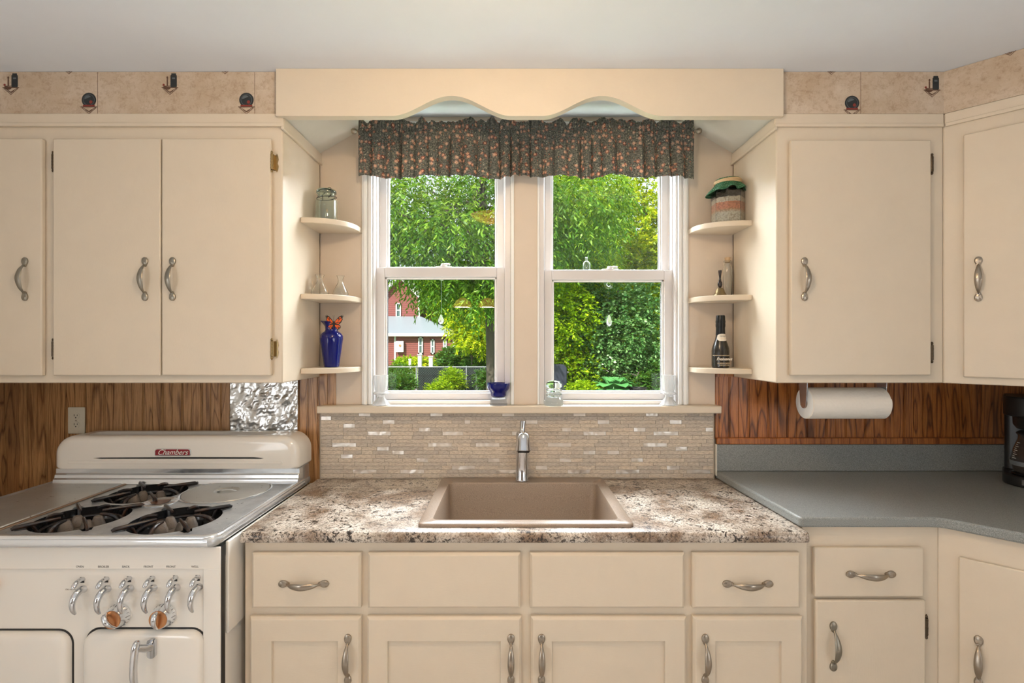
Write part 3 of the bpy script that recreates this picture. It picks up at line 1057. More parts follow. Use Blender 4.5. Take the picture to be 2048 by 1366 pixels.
xs = sorted(set([vx0, vx1] + [vx0 + (vx1 - vx0) * i / 240 for i in range(241)]))
mb = MB()
poly = [(vx0, ZC - .0008)] + [(x, edge(x)) for x in xs] + [(vx1, ZC - .0008)]
# strips so that the board is well tessellated
vs = []; fs = []
for x in xs:
    for y in (1.805, 1.8385 if XCL + .012 < x < XCR - .012 else 1.8265):
        vs += [(x, y, edge(x)), (x, y, ZC - .0008)]
n = len(xs)
for i in range(n - 1):
    a = i * 4; b = a + 4
    fs += [(a, b, b + 1, a + 1), (a + 2, a + 3, b + 3, b + 2), (a, a + 2, b + 2, b), (a + 1, b + 1, b + 3, a + 3)]
fs += [(0, 1, 3, 2), (4 * n - 4, 4 * n - 2, 4 * n - 1, 4 * n - 3)]
mb.add(vs, fs)
tag(mb.build('scalloped_valance', M['cream']), 'cream wooden valance board with two scallops, fixed above the window', 'valance')
# ------------------------------------------------------------------ counters, splashback, sink, faucet
ZT = .913
gx0, gx1 = X(479, 1.553), X(1620, 1.553)
prof = [(2.179, ZT), (2.179, .8795), (1.562, .8795), (1.556, .8815), (1.553, .886), (1.553, .899), (1.5545, .905), (1.559, .9105), (1.565, ZT)]
mb = MB()
n = len(prof)
vs = [(gx0, y, z) for y, z in prof] + [(gx1, y, z) for y, z in prof]
fs = [tuple(range(n)), tuple(range(2 * n - 1, n - 1, -1))] + [(i, i + n, (i + 1) % n + n, (i + 1) % n) for i in range(n)]
mb.add(vs, fs)
g = mb.build('granite_countertop', M['granite'])
SX0, SX1, SY0, SY1 = -.303, .392, 1.600, 2.160
# left counter end stops at the stove: taper the corner, then cut the sink hole
hole = MB().box(SX0 + .02, SX1 - .02, SY0 + .02, SY1 - .02, .8, 1.0).build('hole', M['granite'], smooth=0)
cut(g, [hole])
bv = g.modifiers.new('bevel', 'BEVEL'); bv.width = .004; bv.segments = 2; bv.limit_method = 'ANGLE'; bv.angle_limit = math.radians(60)
tag(g, 'speckled brown and white granite-look countertop with a rounded front edge around the sink', 'countertop')

mb = MB()
zs = ZT + .0105
loops = []


def loop(x0, x1, y0, y1, r, z): return [(a, b, z) for a, b in rrect(x0, x1, y0, y1, r, 5)]


rear = 2.078
loops = [loop(SX0, SX1, SY0, SY1, .018, ZT + .0006), loop(SX0, SX1, SY0, SY1, .018, zs - .004), loop(SX0 + .004, SX1 - .004, SY0 + .004, SY1 - .004, .016, zs),
         loop(-.262, .351, 1.640, rear, .022, zs), loop(-.259, .348, 1.643, rear - .003, .021, zs - .004),
         loop(-.250, .339, 1.652, rear - .010, .03, ZT - .19), loop(-.235, .324, 1.667, rear - .025, .03, ZT - .205)]
k = len(loops[0])
vs = [p for l in loops for p in l]
fs = []
for r in range(len(loops) - 1):
    fs += [(r * k + i, r * k + (i + 1) % k, (r + 1) * k + (i + 1) % k, (r + 1) * k + i) for i in range(k)]
fs.append(tuple((len(loops) - 1) * k + i for i in range(k)))
mb.add(vs, fs)
s = mb.build('sink', M['sink_composite'], smooth=50)
tag(s, 'taupe composite drop-in kitchen sink with one deep bowl, set in the granite counter', 'sink')
MB().lathe([(0, .003), (.028, .003), (.040, .006), (.044, .004), (.044, 0)], (.045, 1.85, ZT - .2045), 32).build('drain', M['chrome'], s)

# splashback mosaic: stone strips with metal strips
tx0, tx1 = X(641, 2.18), X(1427, 2.18)
ytile = 2.176
ztop, row = 1.2020, .01662
tiles = MB()
tiles.box(tx0, tx1, ytile + .003, YB - .0135 if False else YB - .0005, ZT + .0005, ztop, 1)
metal = {}
z5 = lambda v: 460 + v / 3.413
z6 = lambda v: 1040 + v / 3.413
for (a, b, r) in ((878, 957, 0), (1367, 1450, 0), (1857, 1940, 0), (622, 690, 1), (1042, 1123, 2), (1600, 1640, 2), (773, 853, 3), (1288, 1368, 4), (1775, 1850, 4),
                  (938, 1098, 5), (1450, 1590, 5), (1925, 2000, 5), (697, 860, 8), (1352, 1515, 8), (1677, 1840, 8), (1003, 1083, 9), (1107, 1187, 10),
                  (757, 837, 11), (1273, 1352, 12), (1761, 1840, 12), (1515, 1672, 14), (838, 1000, 15), (1162, 1325, 15), (1815, 1950, 15)):
    metal.setdefault(r, []).append((z5(a), z5(b)))
for (a, b, r) in ((365, 447, 0), (860, 940, 0), (40, 120, 2), (530, 610, 2), (1022, 1103, 2), (286, 350, 4), (777, 858, 4), (1268, 1320, 4), (432, 587, 5), (912, 1080, 5),
                  (190, 350, 8), (842, 1005, 8), (1063, 1142, 9), (432, 515, 10), (597, 678, 10), (270, 350, 12), (760, 840, 12), (107, 187, 14), (1003, 1090, 14),
                  (325, 480, 15), (655, 815, 15), (1140, 1300, 15)):
    metal.setdefault(r, []).append((z6(a), z6(b)))
nrow = int((ztop - ZT) / row) + 1
for r in range(nrow):
    z1 = ztop - r * row; z0 = max(z1 - row, ZT + .001)
    if z1 - z0 < .003: continue
    ms = sorted((X(a, ytile), X(b, ytile)) for a, b in metal.get(r, []))
    x = tx0
    while x < tx1 - .002:
        nxt = next((m for m in ms if m[1] > x + .002), None)
        if nxt and nxt[0] - x < .012:
            x1 = min(nxt[1], tx1); kind = 2
        else:
            lim = min(nxt[0] if nxt else tx1, tx1)
            x1 = x + random.choice((.05, .08, .1, .1, .15))
            if x1 > lim - .02: x1 = lim
            kind = 0
        gcap = .0006
        tiles.box(x + gcap, x1 - gcap, ytile + (0 if kind == 0 else .0006), ytile + .006, z0 + gcap, z1 - gcap, kind)
        x = x1
tiles.box(tx0 - .001, tx0 + .003, ytile - .002, YB - .014, ZT + .0005, ztop, 1).box(tx1 - .003, tx1 + .001, ytile - .002, YB - .014, ZT + .0005, ztop, 1)
t_ = tiles.build('tile_backsplash', [M['stone_tile'], M['grout'], M['metal_tile']], smooth=0)
tag(t_, 'beige stone strip mosaic backsplash with scattered shiny metal strips behind the sink', 'backsplash')

# faucet: base near the rear ledge of the sink
fx, fy = X(1044, 2.115), 2.118
f = thing('faucet', (fx, fy, zs), 'chrome pull-out kitchen faucet standing on the rear ledge of the sink', 'faucet')
mb = MB()
mb.lathe([(0, 0), (.0275, 0), (.0285, .002), (.0270, .006), (.0255, .07), (.0255, .150), (.0262, .155), (.0262, .158), (.0255, .160), (.0255, .196), (.022, .203), (0, .205)], (fx, fy, zs + .0003), 40)
mb.build('body', M['chrome'], f)
mb = MB()
a = Vector((fx, fy - .01, zs + .180)); b = Vector((fx + .003, fy - .142, zs + .200))
mb.sweep([a, a.lerp(b, .5), b], [.0170, .0180, .0190], 24)
mb.build('spout', M['chrome'], f)
mb = MB()
c0 = Vector((fx + .003, fy - .142, zs + .222)); dr = Vector((0, -.25, -1)).normalized()
mb.sweep([c0 + dr * t for t in (-.005, 0, .008, .025, .050, .066, .068)], [.010, .0185, .0225, .0250, .0275, .0295, .0280], 28, ref=(0, 1, 0))
h_ = mb.build('spray_head', M['chrome'], f)
mb = MB()
mb.sweep([c0 + dr * .068, c0 + dr * .074], [.0250, .0215], 24, ref=(0, 1, 0))
mb.build('nozzle', M['black'], h_)
mb = MB()
mb.sweep([(fx, fy, zs + .200), (fx + .002, fy + .004, zs + .218), (fx + .005, fy + .010, zs + .248)], [.0115, .0115, .0135], 20)
mb.build('lever', M['chrome'], f)

# grey laminate counter with its upstand
mb = MB()
ge = [(.886, 2.184), (.9165, 1.604)]
cor = [(.9165 + .014 * (1 - math.cos(t)) , 1.604 - .014 * math.sin(t)) for t in (PI / 8, PI / 4, 3 * PI / 8, PI / 2)]
kink = X(1880, 1.590)
kk = [(kink - .03, 1.590), (kink - .008, 1.587), (kink + .01, 1.577)]
poly = ge + cor + kk + [(kink + .30, 1.590 - .303), (XR - .001, 1.590 - .303), (XR - .001, 2.184)]
o = MB().prism(poly, 'z', .9155, .948).build('grey_countertop', M['laminate_grey'], bevel=.007, seg=3)
tag(o, 'plain grey speckled countertop bending round the corner beside the granite one', 'countertop')
MB().box(.8862, XR - .002, 2.168, 2.1865, .9485, 1.064).build('upstand', M['laminate_grey'], o, bevel=.003)
MB().box(.8835, .8862, 2.16, 2.186, .93, 1.066).build('caulk_line', M['niche_white'], o)

# ------------------------------------------------------------------ corner shelves
PXc = {}


def shelf(side, zt, where):
    """rounded corner shelf: side -1 left, +1 right"""
    xc = XCL + .0005 if side < 0 else XCR - .0005
    xw = X(725, YP) if side < 0 else X(1375, YP)
    w = abs(xw - xc)
    dlen = .205 if side < 0 else .178
    sg = -side
    pts = [(0, 0), (0, -dlen)]
    for i in range(17):
        t = i / 16 * PI / 2
        pts.append((.012 + (w - .012) * math.sin(t) ** 1.0, -.035 - (dlen - .035) * math.cos(t) ** 0.85))
    pts.append((w, 0))
    poly = [(xc + sg * p[0], YP - .0006 + p[1]) for p in pts]
    o = MB().prism(poly, 'z', zt - .022, zt).build('corner_shelf', M['cream'], bevel=.0025)
    tag(o, where, 'shelf', 'rounded corner shelves on the %s of the window' % ('left' if side < 0 else 'right'))
    return o


SL = [2.004, 1.700, 1.403]
SR = [1.999, 1.699, 1.400]
shelf(-1, SL[0], 'rounded cream corner shelf holding the aqua glass jar')
shelf(-1, SL[1], 'rounded cream corner shelf holding two small clear glass carafes')
shelf(-1, SL[2], 'rounded cream corner shelf holding the cobalt blue vase')
shelf(1, SR[0], 'rounded cream corner shelf holding the jar of layered beans')
shelf(1, SR[1], 'rounded cream corner shelf holding the hand bell')
shelf(1, SR[2], 'rounded cream corner shelf holding the small dark wine bottle')


def glass_wall(prof, t=.002):
    """outer profile (r,z) bottom to top -> closed shell with an inner wall"""
    inner = [(max(r - t, .0005), max(z, t * 1.5)) for r, z in prof if r > t * 1.5]
    return [(0, prof[0][1])] + list(prof) + inner[::-1] + [(0, t * 1.5)]


def at(px, D): return X(px, D)


# aqua mason jar with wire bail
jx, jy, jz = X(653, 2.09), 2.09, SL[0] + .0004
j = thing('mason_jar', (jx, jy, jz), 'aqua green glass canning jar with a wire bail on the top left shelf', 'jar')
pr = [(.038, 0), (.0435, .004), (.0445, .012), (.0445, .088), (.042, .096), (.036, .103), (.0345, .108), (.0365, .112), (.0365, .118), (.035, .121)]
MB().lathe(glass_wall(pr, .003), (jx, jy, jz), 40).build('body', M['glass_green'], j)
MB().lathe([(0, .1215), (.0385, .1215), (.0400, .124), (.0400, .132), (.036, .138), (.012, .141), (0, .141)], (jx, jy, jz), 40).build('lid', M['glass_aqua'], j)
mb = MB()
mb.sweep([(jx + .040 * math.cos(a), jy + .040 * math.sin(a), jz + .105 + .006 * math.cos(a - .6)) for a in np.linspace(0, 2 * PI, 33)], .0013, 6)
mb.sweep(spline([(jx + .028, jy - .030, jz + .106), (jx + .030, jy - .028, jz + .13), (jx + .022, jy - .02, jz + .1435), (jx, jy, jz + .1445), (jx - .022, jy + .02, jz + .1435), (jx - .03, jy + .028, jz + .13), (jx - .028, jy + .03, jz + .106)], 5), .0014, 6)
mb.sweep([(jx + .022, jy - .037, jz + .098), (jx + .031, jy - .030, jz + .112)], .0022, 6)
mb.build('wire_bail', M['black'], j)

# two small carafes
proto = None
for (px, D, k, lab) in ((640, 2.07, 1.0, 'small clear glass carafe on the middle left shelf, the larger one beside the cabinet'), (681, 2.10, .88, 'small clear glass carafe on the middle left shelf, the one nearer the window')):
    x, y, z = X(px, D), D, SL[1] + .0004
    pr = [(.024 * k, 0), (.034 * k, .003), (.036 * k, .010), (.033 * k, .020), (.022 * k, .040), (.0125 * k, .056), (.0115 * k, .068), (.015 * k, .080), (.0185 * k, .086)]
    o = MB().lathe(glass_wall(pr, .0016), (0, 0, 0), 32).build('glass_carafe', M['glass_clear'])
    o.location = (x, y, z)
    tag(o, lab, 'carafe', 'clear carafes on the left shelf')

# cobalt vase with spout, butterfly
vx, vy, vz = X(663, 2.09), 2.09, SL[2] + .0004
v = MB()
pr = [(.026, 0), (.030, .002), (.031, .008), (.037, .05), (.043, .095), (.0465, .118), (.0460, .130), (.038, .142), (.0275, .149), (.0245, .156), (.0240, .170), (.0255, .182), (.027, .190)]
v.lathe(glass_wall(pr, .0025), (0, 0, 0), 44)
for i, (x, y, z) in enumerate(v.v):      # pull the rim out into a spout on the left
    if z > .150:
        t = min(1, (z - .150) / .04)
        k = max(0, -x / (abs(x) + abs(y) + 1e-6))
        v.v[i] = (x - .020 * t * t * k ** 3, y, z + .004 * t * k)
v = v.build('vase', M['glass_cobalt'])
v.location = (vx, vy, vz)
tag(v, 'cobalt blue glass pitcher vase with a spout on the bottom left shelf', 'vase')

bf = thing('butterfly_ornament', (X(669, 2.07), 2.063, vz + .175), 'orange and black monarch butterfly ornament perched on the rim of the cobalt vase', 'ornament')
bo = bf.location.copy()


def wing(sg):
    up = [(0, .006), (.008, .020), (.022, .034), (.036, .040), (.040, .036), (.036, .022), (.030, .010), (.022, .002), (0, 0)]
    lo = [(0, .002), (.018, .002), (.026, -.004), (.027, -.012), (.022, -.019), (.014, -.020), (.006, -.012), (0, -.004)]
    mb = MB()
    for o_, col in ((up, 0), (lo, 0)):
        mb.prism([(sg * a, b) for a, b in o_], 'y', -.0007, .0007, 0)

    def cell(pts):
        mb.prism([(sg * a, b) for a, b in pts], 'y', -.0014, -.0006, 1)
    cell([(.004, .009), (.009, .018), (.018, .026), (.020, .020), (.014, .010)])
    cell([(.016, .010), (.022, .020), (.030, .027), (.033, .022), (.026, .012)])
    cell([(.021, .028), (.027, .033), (.030, .030), (.024, .025)])
    cell([(.006, .004), (.015, .007), (.024, .009), (.019, .004)])
    cell([(.004, .000), (.011, -.001), (.012, -.008), (.007, -.009)])
    cell([(.013, -.001), (.019, -.002), (.018, -.010), (.0135, -.009)])
    cell([(.0205, -.003), (.024, -.006), (.023, -.011), (.0195, -.010)])
    cell([(.009, -.0105), (.017, -.0115), (.016, -.016), (.012, -.016)])
    for a, b in ((.0355, .037), (.037, .032), (.0355, .027), (.025, -.0135), (.021, -.0165)):
        mb.prism([(sg * (a + .0011 * math.cos(q)), b + .0011 * math.sin(q)) for q in np.linspace(0, 2 * PI, 7)[:-1]], 'y', -.0014, -.0006, 2)
    mb.xf(Matrix.Translation(bo) @ Matrix.Rotation(sg * .18, 4, 'Z') @ Matrix.Rotation(-sg * .05, 4, 'Y'))
    return mb


for sg in (-1, 1):
    wing(sg).build('wing', [M['black'], M['butterfly_orange'], M['label_cream']], bf, smooth=0)
mb = MB().sweep([bo + Vector((0, -.002, t)) for t in (-.018, -.008, .004, .012, .018)], [.0008, .0022, .0028, .0026, .0012], 8)
for s_ in (-1, 1): mb.sweep([bo + Vector((0, -.002, .016)), bo + Vector((s_ * .003, -.003, .040))], .0004, 5)
mb.build('body', M['black'], bf)

# bean jar
bx, by, bz = X(1456, 2.10), 2.10, SR[0] + .0004
j = thing('bean_jar', (bx, by, bz), 'glass jar of layered beans with a green cloth cap, on the top right shelf', 'jar')
octo = lambda a, r: 1 / max(math.cos(((a + PI / 8) % (PI / 4)) - PI / 8), .9) * .97
pr = [(.056, 0), (.0625, .003), (.0635, .010), (.0635, .128), (.060, .140), (.049, .150), (.047, .158), (.047, .166)]
MB().lathe(glass_wall(pr, .0022), (bx, by, bz), 48, sq=octo).build('glass_body', M['glass_clear'], j)
MB().lathe([(0, .0045), (.057, .0045), (.0605, .008), (.0605, .126), (.056, .137), (.046, .146), (0, .148)], (bx, by, bz), 48, sq=octo).build('bean_fill', M['bean_layers'], j)
MB().lathe([(0, .1665), (.0475, .1665), (.049, .169), (.049, .184), (.046, .188), (0, .189)], (bx, by, bz), 40).build('lid', M['gold_trim'], j)
vs = []; fs = []
NA, rings = 96, [(0, .191, 0), (.030, .1915, 0), (.0495, .189, 0), (.0515, .181, .001), (.0505, .172, .001), (.056, .163, .003), (.064, .152, .005), (.071, .140, .009)]
for (r, z, w) in rings:
    for i in range(NA):
        a = 2 * PI * i / NA
        flop = .018 * max(0, math.cos(a - PI * .95)) ** 3 * (z < .155)
        rr = r + w * math.sin(9 * a + r * 60) + flop
        vs.append((bx + rr * math.cos(a), by + rr * math.sin(a), bz + z + (w * .6) * math.cos(7 * a) - flop * .9))
for r in range(len(rings) - 1):
    for i in range(NA): fs.append((r * NA + i, r * NA + (i + 1) % NA, (r + 1) * NA + (i + 1) % NA, (r + 1) * NA + i))
cl = MB().add(vs, fs).build('cloth_cap', M['gingham'], j, smooth=60)
so = cl.modifiers.new('solid', 'SOLIDIFY'); so.thickness = .0012
mb = MB()
for k in range(5):
    mb.sweep([(bx + (.0535 + .0008 * math.sin(3 * a)) * math.cos(a), by + (.0535) * math.sin(a), bz + .171 + k * .0028 + .0012 * math.sin(a * 2 + k)) for a in np.linspace(0, 2 * PI, 41)], .0018, 6)
mb.build('twine_band', M['twine'], j)

# bell
hx, hy, hz = X(1440, 2.10), 2.10, SR[1] + .0004
b = thing('hand_bell', (hx, hy, hz), 'small brass hand bell with a turned dark wooden handle on the middle right shelf', 'bell')
MB().lathe([(.028, 0), (.0295, 0), (.0290, .003), (.0245, .009), (.0195, .018), (.0165, .028), (.0130, .034), (.006, .037), (0, .0375), (0, .034), (.010, .032), (.0145, .026), (.018, .015), (.026, .002), (.028, 0)], (hx, hy, hz), 36).build('bell_cup', M['bell_brass'], b)
MB().lathe([(0, .0375), (.005, .038), (.0075, .042), (.0095, .050), (.0080, .060), (.0045, .066), (.0060, .069), (.0045, .072), (.0040, .080), (.0060, .096), (.0072, .104), (.0065, .110), (0, .1105)], (hx, hy, hz), 24).build('handle', M['bell_wood'], b)

# corked vial behind the bell
kx, ky, kz = X(1455, 2.15), 2.15, SR[1] + .0004
b = thing('corked_bottle', (kx, ky, kz), 'tall thin clear bottle with a cork, behind the hand bell', 'bottle')
MB().lathe(glass_wall([(.0165, 0), (.0185, .003), (.0185, .125), (.016, .136), (.0125, .142), (.0125, .150), (.0165, .153), (.0165, .158), (.012, .160)], .0014), (kx, ky, kz), 28).build('body', M['glass_clear'], b)
MB().lathe([(0, .148), (.0105, .150), (.0118, .172), (0, .173)], (kx, ky, kz), 20).build('cork', M['cork'], b)

# small sparkling wine bottle
wx, wy, wz = X(1441, 2.09), 2.09, SR[2] + .0004
b = thing('wine_bottle', (wx, wy, wz), 'small dark sparkling wine bottle with black foil neck on the bottom right shelf', 'bottle')
MB().lathe([(0, .004), (.020, .001), (.031, 0), (.0345, .004), (.0350, .012), (.0350, .070), (.0335, .082), (.028, .100), (.0215, .118), (.0185, .135), (.0172, .160), (.0150, .200), (.0150, .214), (0, .215)], (wx, wy, wz), 44).build('glass_body', M['bottle_glass'], b)
MB().lathe([(.0190, .136), (.0182, .150), (.0178, .168), (.0192, .172), (.0196, .180), (.0188, .186), (.0198, .192), (.0185, .200), (.0180, .214), (.0165, .219), (0, .220)], (wx, wy, wz), 40).build('foil_capsule', M['bottle_foil'], b)
mb = MB()
vs = []; fs = []
NN = 24


def patch(mb, half, z0, z1, rf, lift, oval=True, m=0, n=24, k=8):
    vs = []; fs = []
    for i in range(n + 1):
        u = -1 + 2 * i / n
        hgt = math.sqrt(max(0, 1 - u * u)) ** .6 if oval else 1
        for j_ in range(k + 1):
            w = -1 + 2 * j_ / k
            z = (z0 + z1) / 2 + (z1 - z0) / 2 * w * hgt
            r = rf(z) + lift
            a = -PI / 2 + .05 + half * u + math.atan2(-wx, -wy) * 0
            vs.append((wx + r * math.cos(a), wy + r * math.sin(a), wz + z))
    for i in range(n):
        for j_ in range(k):
            a = i * (k + 1) + j_
            fs.append((a, a + k + 1, a + k + 2, a + 1))
    mb.add(vs, fs, m)


neck = lambda z: .0182 + max(0, (.140 - z)) * .12 + .0008
patch(mb, 1.15, .112, .142, lambda z: np.interp(z, [.100, .118, .135, .16], [.028, .0215, .0190, .0180]), .0007)
l_ = mb.build('neck_label', M['label_cream'], b)
text('lettering', 'FREIXENET', .0052, (wx + .001, wy - .0210, wz + .132), M['black'], l_, extrude=.0003)
text('lettering', 'Cordon', .0065, (wx + .001, wy - .0218, wz + .1225), M['label_gold'], l_, extrude=.0003, shear=.3)
mb = MB(); body = lambda z: .0350
patch(mb, 1.45, .0515, .0527, body, .0004, False)
l_ = mb.build('body_label', M['label_gold'], b)
text('lettering', 'Freixenet', .0165, (wx, wy - .0368, wz + .0375), M['label_cream'], l_, shear=.35, extrude=.0003, bold=.0003)
text('lettering', 'CORDON NEGRO', .0068, (wx, wy - .0366, wz + .020), M['label_gold'], l_, extrude=.0003)
text('lettering', 'GRAN SELECCION', .0050, (wx, wy - .0366, wz + .0125), M['label_gold'], l_, extrude=.0003)

# ------------------------------------------------------------------ things on the window sill
zsil = WZ0 + .0004


def goblet(px, D, lab):
    x, y = X(px, D), D
    mb = MB()
    pr = [(0, 0), (.036, 0), (.038, .003), (.030, .014), (.020, .028), (.016, .037), (.018, .043), (.0325, .048), (.0345, .053), (.024, .060), (.0265, .070), (.0285, .095), (.0305, .128), (.0315, .1295), (.030, .130),
          (.028, .1295), (.0255, .100), (.023, .075), (.014, .068), (0, .067)]
    facet = lambda a, r: 1 + .045 * math.cos(10 * a) * (r > .02)
    mb.lathe(pr, (0, 0, 0), 60, sq=facet)
    o = mb.build('crystal_candle_holder', M['glass_crystal'], smooth=25)
    o.location = (x, y, zsil)
    # diamond cuts
    for v_ in o.data.vertices:
        if .072 < v_.co.z < .128:
            a = math.atan2(v_.co.y, v_.co.x)
            k = 1 + .03 * math.sin(10 * a + v_.co.z * 400)
            v_.co.x *= k; v_.co.y *= k
    tag(o, lab, 'candle holder', 'cut crystal candle holders on the sill')


goblet(762, 2.170, 'cut crystal candle holder on the window sill at its left end')
goblet(1337, 2.172, 'cut crystal candle holder on the window sill at its right end')

x, y = X(997, 2.170), 2.172
o = thing('blue_votive_holder', (x, y, zsil), 'cobalt blue glass bowl on a clear base, on the sill left of the centre post', 'candle holder')
MB().lathe([(0, 0), (.036, 0), (.0385, .003), (.0375, .012), (.033, .030), (.031, .0345), (0, .0345)], (x, y, zsil), 40).build('base', M['glass_clear'], o)
MB().lathe([(0, .0352), (.024, .0352), (.032, .040), (.0335, .052), (.037, .060), (.046, .070), (.050, .082), (.0505, .0955), (.0475, .0955), (.046, .083), (.042, .073), (.033, .063), (.028, .050), (0, .046)], (x, y, zsil), 44).build('bowl', M['glass_cobalt'], o)

x, y = X(1108, 2.168), 2.170
pr = [(0, 0), (.040, 0), (.0415, .003), (.040, .022), (.035, .030), (.030, .034), (.030, .040), (.034, .043), (.0355, .047), (.034, .051), (.028, .053), (.028, .058), (.034, .061), (.0355, .065), (.034, .069), (.028, .071), (.028, .076), (.034, .079), (.036, .084), (.034, .094), (.026, .103), (.012, .107), (0, .1075)]
o = MB().lathe(pr, (0, 0, 0), 44).build('glass_insulator', M['glass_green'])
o.location = (x, y, zsil)
tag(o, 'ribbed clear glass electric insulator on the sill, right of the centre post', 'insulator')

# tiny bottle on the meeting rail of the right window
o = MB().lathe(glass_wall([(.0155, 0), (.0170, .002), (.0170, .028), (.013, .036), (.0055, .041), (.0050, .054), (.0065, .056), (.0060, .059)], .0014), (0, 0, 0), 28).build('tiny_bottle', M['glass_frost'])
o.location = (X(1173, YB + .040), YB + .040, 1.8304)
tag(o, 'tiny frosted glass bottle standing on the middle rail of the right window', 'bottle')


# suction-cup suncatchers hanging on the lower panes
def suncatcher(px, zc_, zdrop, r, lab, pear):
    y = YB + .0478
    x = X(px, y)
    s_ = thing('suncatcher', (x, y - .002, zc_), lab, 'suncatcher', 'crystal suncatchers on the lower panes')
    MB().lathe([(0, -.004), (r * .35, -.0045), (r * .45, -.002), (r, 0), (r, .0008), (0, .0008)], (x, y - .0002, zc_), 28, axis='y').build('suction_cup', M['glass_frost'], s_)
    MB().sweep([(x, y - .006, zc_ - .004), (x, y - .007, zdrop + .03)], .00035, 5).build('thread', M['glass_frost'], s_)
    mb = MB()
    if pear: mb.lathe([(0, -.020), (.008, -.016), (.0125, -.006), (.0115, .002), (.006, .014), (.0025, .022), (0, .024)], (x, y - .0165, zdrop), 10)
    else: mb.lathe([(0, -.024), (.010, -.014), (.0125, -.004), (.009, .010), (.004, .026), (0, .030)], (x, y - .0165, zdrop), 8)
    mb.build('crystal_drop', M['glass_crystal'], s_, smooth=20)


suncatcher(883, Z(555, 2.245), Z(640, 2.245), .014, 'clear teardrop crystal suncatcher hanging in the lower left pane', True)
suncatcher(1217, Z(569, 2.245), Z(643, 2.245), .021, 'crystal suncatcher on a large round suction cup in the lower right pane', False)

# ------------------------------------------------------------------ curtain and rod
r_ = thing('curtain_rod', (X(1052, 2.125), 2.125, Z(262, 2.125)), 'thin brass curtain rod with ball finials above the window', 'curtain rod')
ry, rz_ = 2.125, Z(262, 2.125)
rx0, rx1 = X(712, ry), X(1394, ry)
MB().sweep([(rx0, ry, rz_), (rx1, ry, rz_)], .005, 12).build('rod', M['nickel'], r_)
for (x, s_) in ((rx0, -1), (rx1, 1)):
    mb = MB().lathe([(0, -.013), (.008, -.011), (.0125, -.004), (.0128, .002), (.009, .009), (.004, .013), (.006, .016), (.006, .018), (0, .018)], (0, 0, 0), 20)
    mb.xf(Matrix.Translation((x + s_ * .008, ry, rz_)) @ Matrix.Rotation(s_ * -PI / 2, 4, 'Y'))
    mb.build('finial', M['nickel'], r_)
    MB().box(x - .004 - s_ * .01, x + .004 - s_ * .01, ry, YP - .0005, rz_ - .004, rz_ + .004).box(x - .008 - s_ * .01, x + .008 - s_ * .01, YP - .006, YP - .0005, rz_ - .02, rz_ + .02).build('bracket', M['nickel'], r_)

NX, cx0, cx1 = 1500, X(717, 2.11), X(1388, 2.11)
zs_ = [(.0385, 'h'), (.030, 'h'), (.020, 'h'), (.012, 'h'), (.007, 'r'), (0, 'r'), (-.007, 'r'), (-.013, 's')] + [(-.013 - .19 * t, 's') for t in np.linspace(.06, 1, 18)]
u = np.linspace(0, 1, NX)
ph = np.zeros(NX)
rs = np.random.default_rng(11)
wl = np.interp(u, np.linspace(0, 1, 40), rs.uniform(.55, 1.75, 40))
ph = np.cumsum(wl); ph = ph / ph[-1] * 27 * PI
fold = 1 - np.abs(np.sin(ph)) ** .75          # sharp creases set back, soft rolls forward
amp = np.interp(u, np.linspace(0, 1, 33), rs.uniform(.35, 1.0, 33))
fine = np.sin(u * 430 + 3 * np.sin(u * 50)) * .5 + np.sin(u * 790 + 2 * np.sin(u * 33)) * .5
slow = np.sin(u * 38 + 1.0) * .006 + np.sin(u * 17) * .004
vs = []; uvs = []
zlen = np.concatenate([[0], np.cumsum(np.hypot(np.gradient(u * (cx1 - cx0)), np.gradient(fold * amp * .035)))])[:NX]
for (dz, kd) in zs_:
    if kd == 's': a = .012 + .040 * min(1, (-.013 - dz) / .10); fa = .0012
    elif kd == 'r': a = .006; fa = .0030
    else: a = .012 + .25 * dz; fa = .004
    top = (np.abs(np.sin(ph * .5 + 1.3 + np.sin(u * 31))) * .016 - .012 + np.sin(ph * .23) * .004 + np.sin(u * 210) * .0035 + np.sin(u * 95 + 2) * .005) * max(0, dz) / .0385
    t_ = max(0, (-.013 - dz) / .19)
    hem = (np.sin(ph * .5 + .4) * .006 + np.sin(u * 23 + 2) * .005 + (fold * amp) * .006) * t_
    drift = np.sin(u * 60 + t_ * 1.2) * .004 * t_
    y = 2.122 - .014 * (kd != 'r') - .0085 * (kd == 'r') + (fold - .55) * a * amp + fine * fa + slow * t_
    spread = (u - .5) * (.004 if kd == 'r' else .012 * t_)
    for i in range(NX):
        vs.append((cx0 + (cx1 - cx0) * u[i] + spread[i] + drift[i], y[i], rz_ + dz + top[i] + hem[i]))
        uvs.append((zlen[i], dz))
fs = []
for r in range(len(zs_) - 1):
    b = r * NX
    fs += [(b + i, b + i + 1, b + NX + i + 1, b + NX + i) for i in range(NX - 1)]
me = bpy.data.meshes.new('valance_curtain')
me.from_pydata(vs, [], fs)
ul = me.uv_layers.new(name='UVMap')
lv = np.zeros(len(me.loops), dtype=np.int32); me.loops.foreach_get('vertex_index', lv)
ul.data.foreach_set('uv', np.array(uvs)[lv].ravel())
me.polygons.foreach_set('use_smooth', [True] * len(me.polygons))
me.materials.append(M['floral_cloth'])
cur = bpy.data.objects.new('valance_curtain', me); COL.objects.link(cur)
so = cur.modifiers.new('solid', 'SOLIDIFY'); so.thickness = .0012
tag(cur, 'short gathered dark floral valance curtain hanging from the rod across both windows', 'curtain')

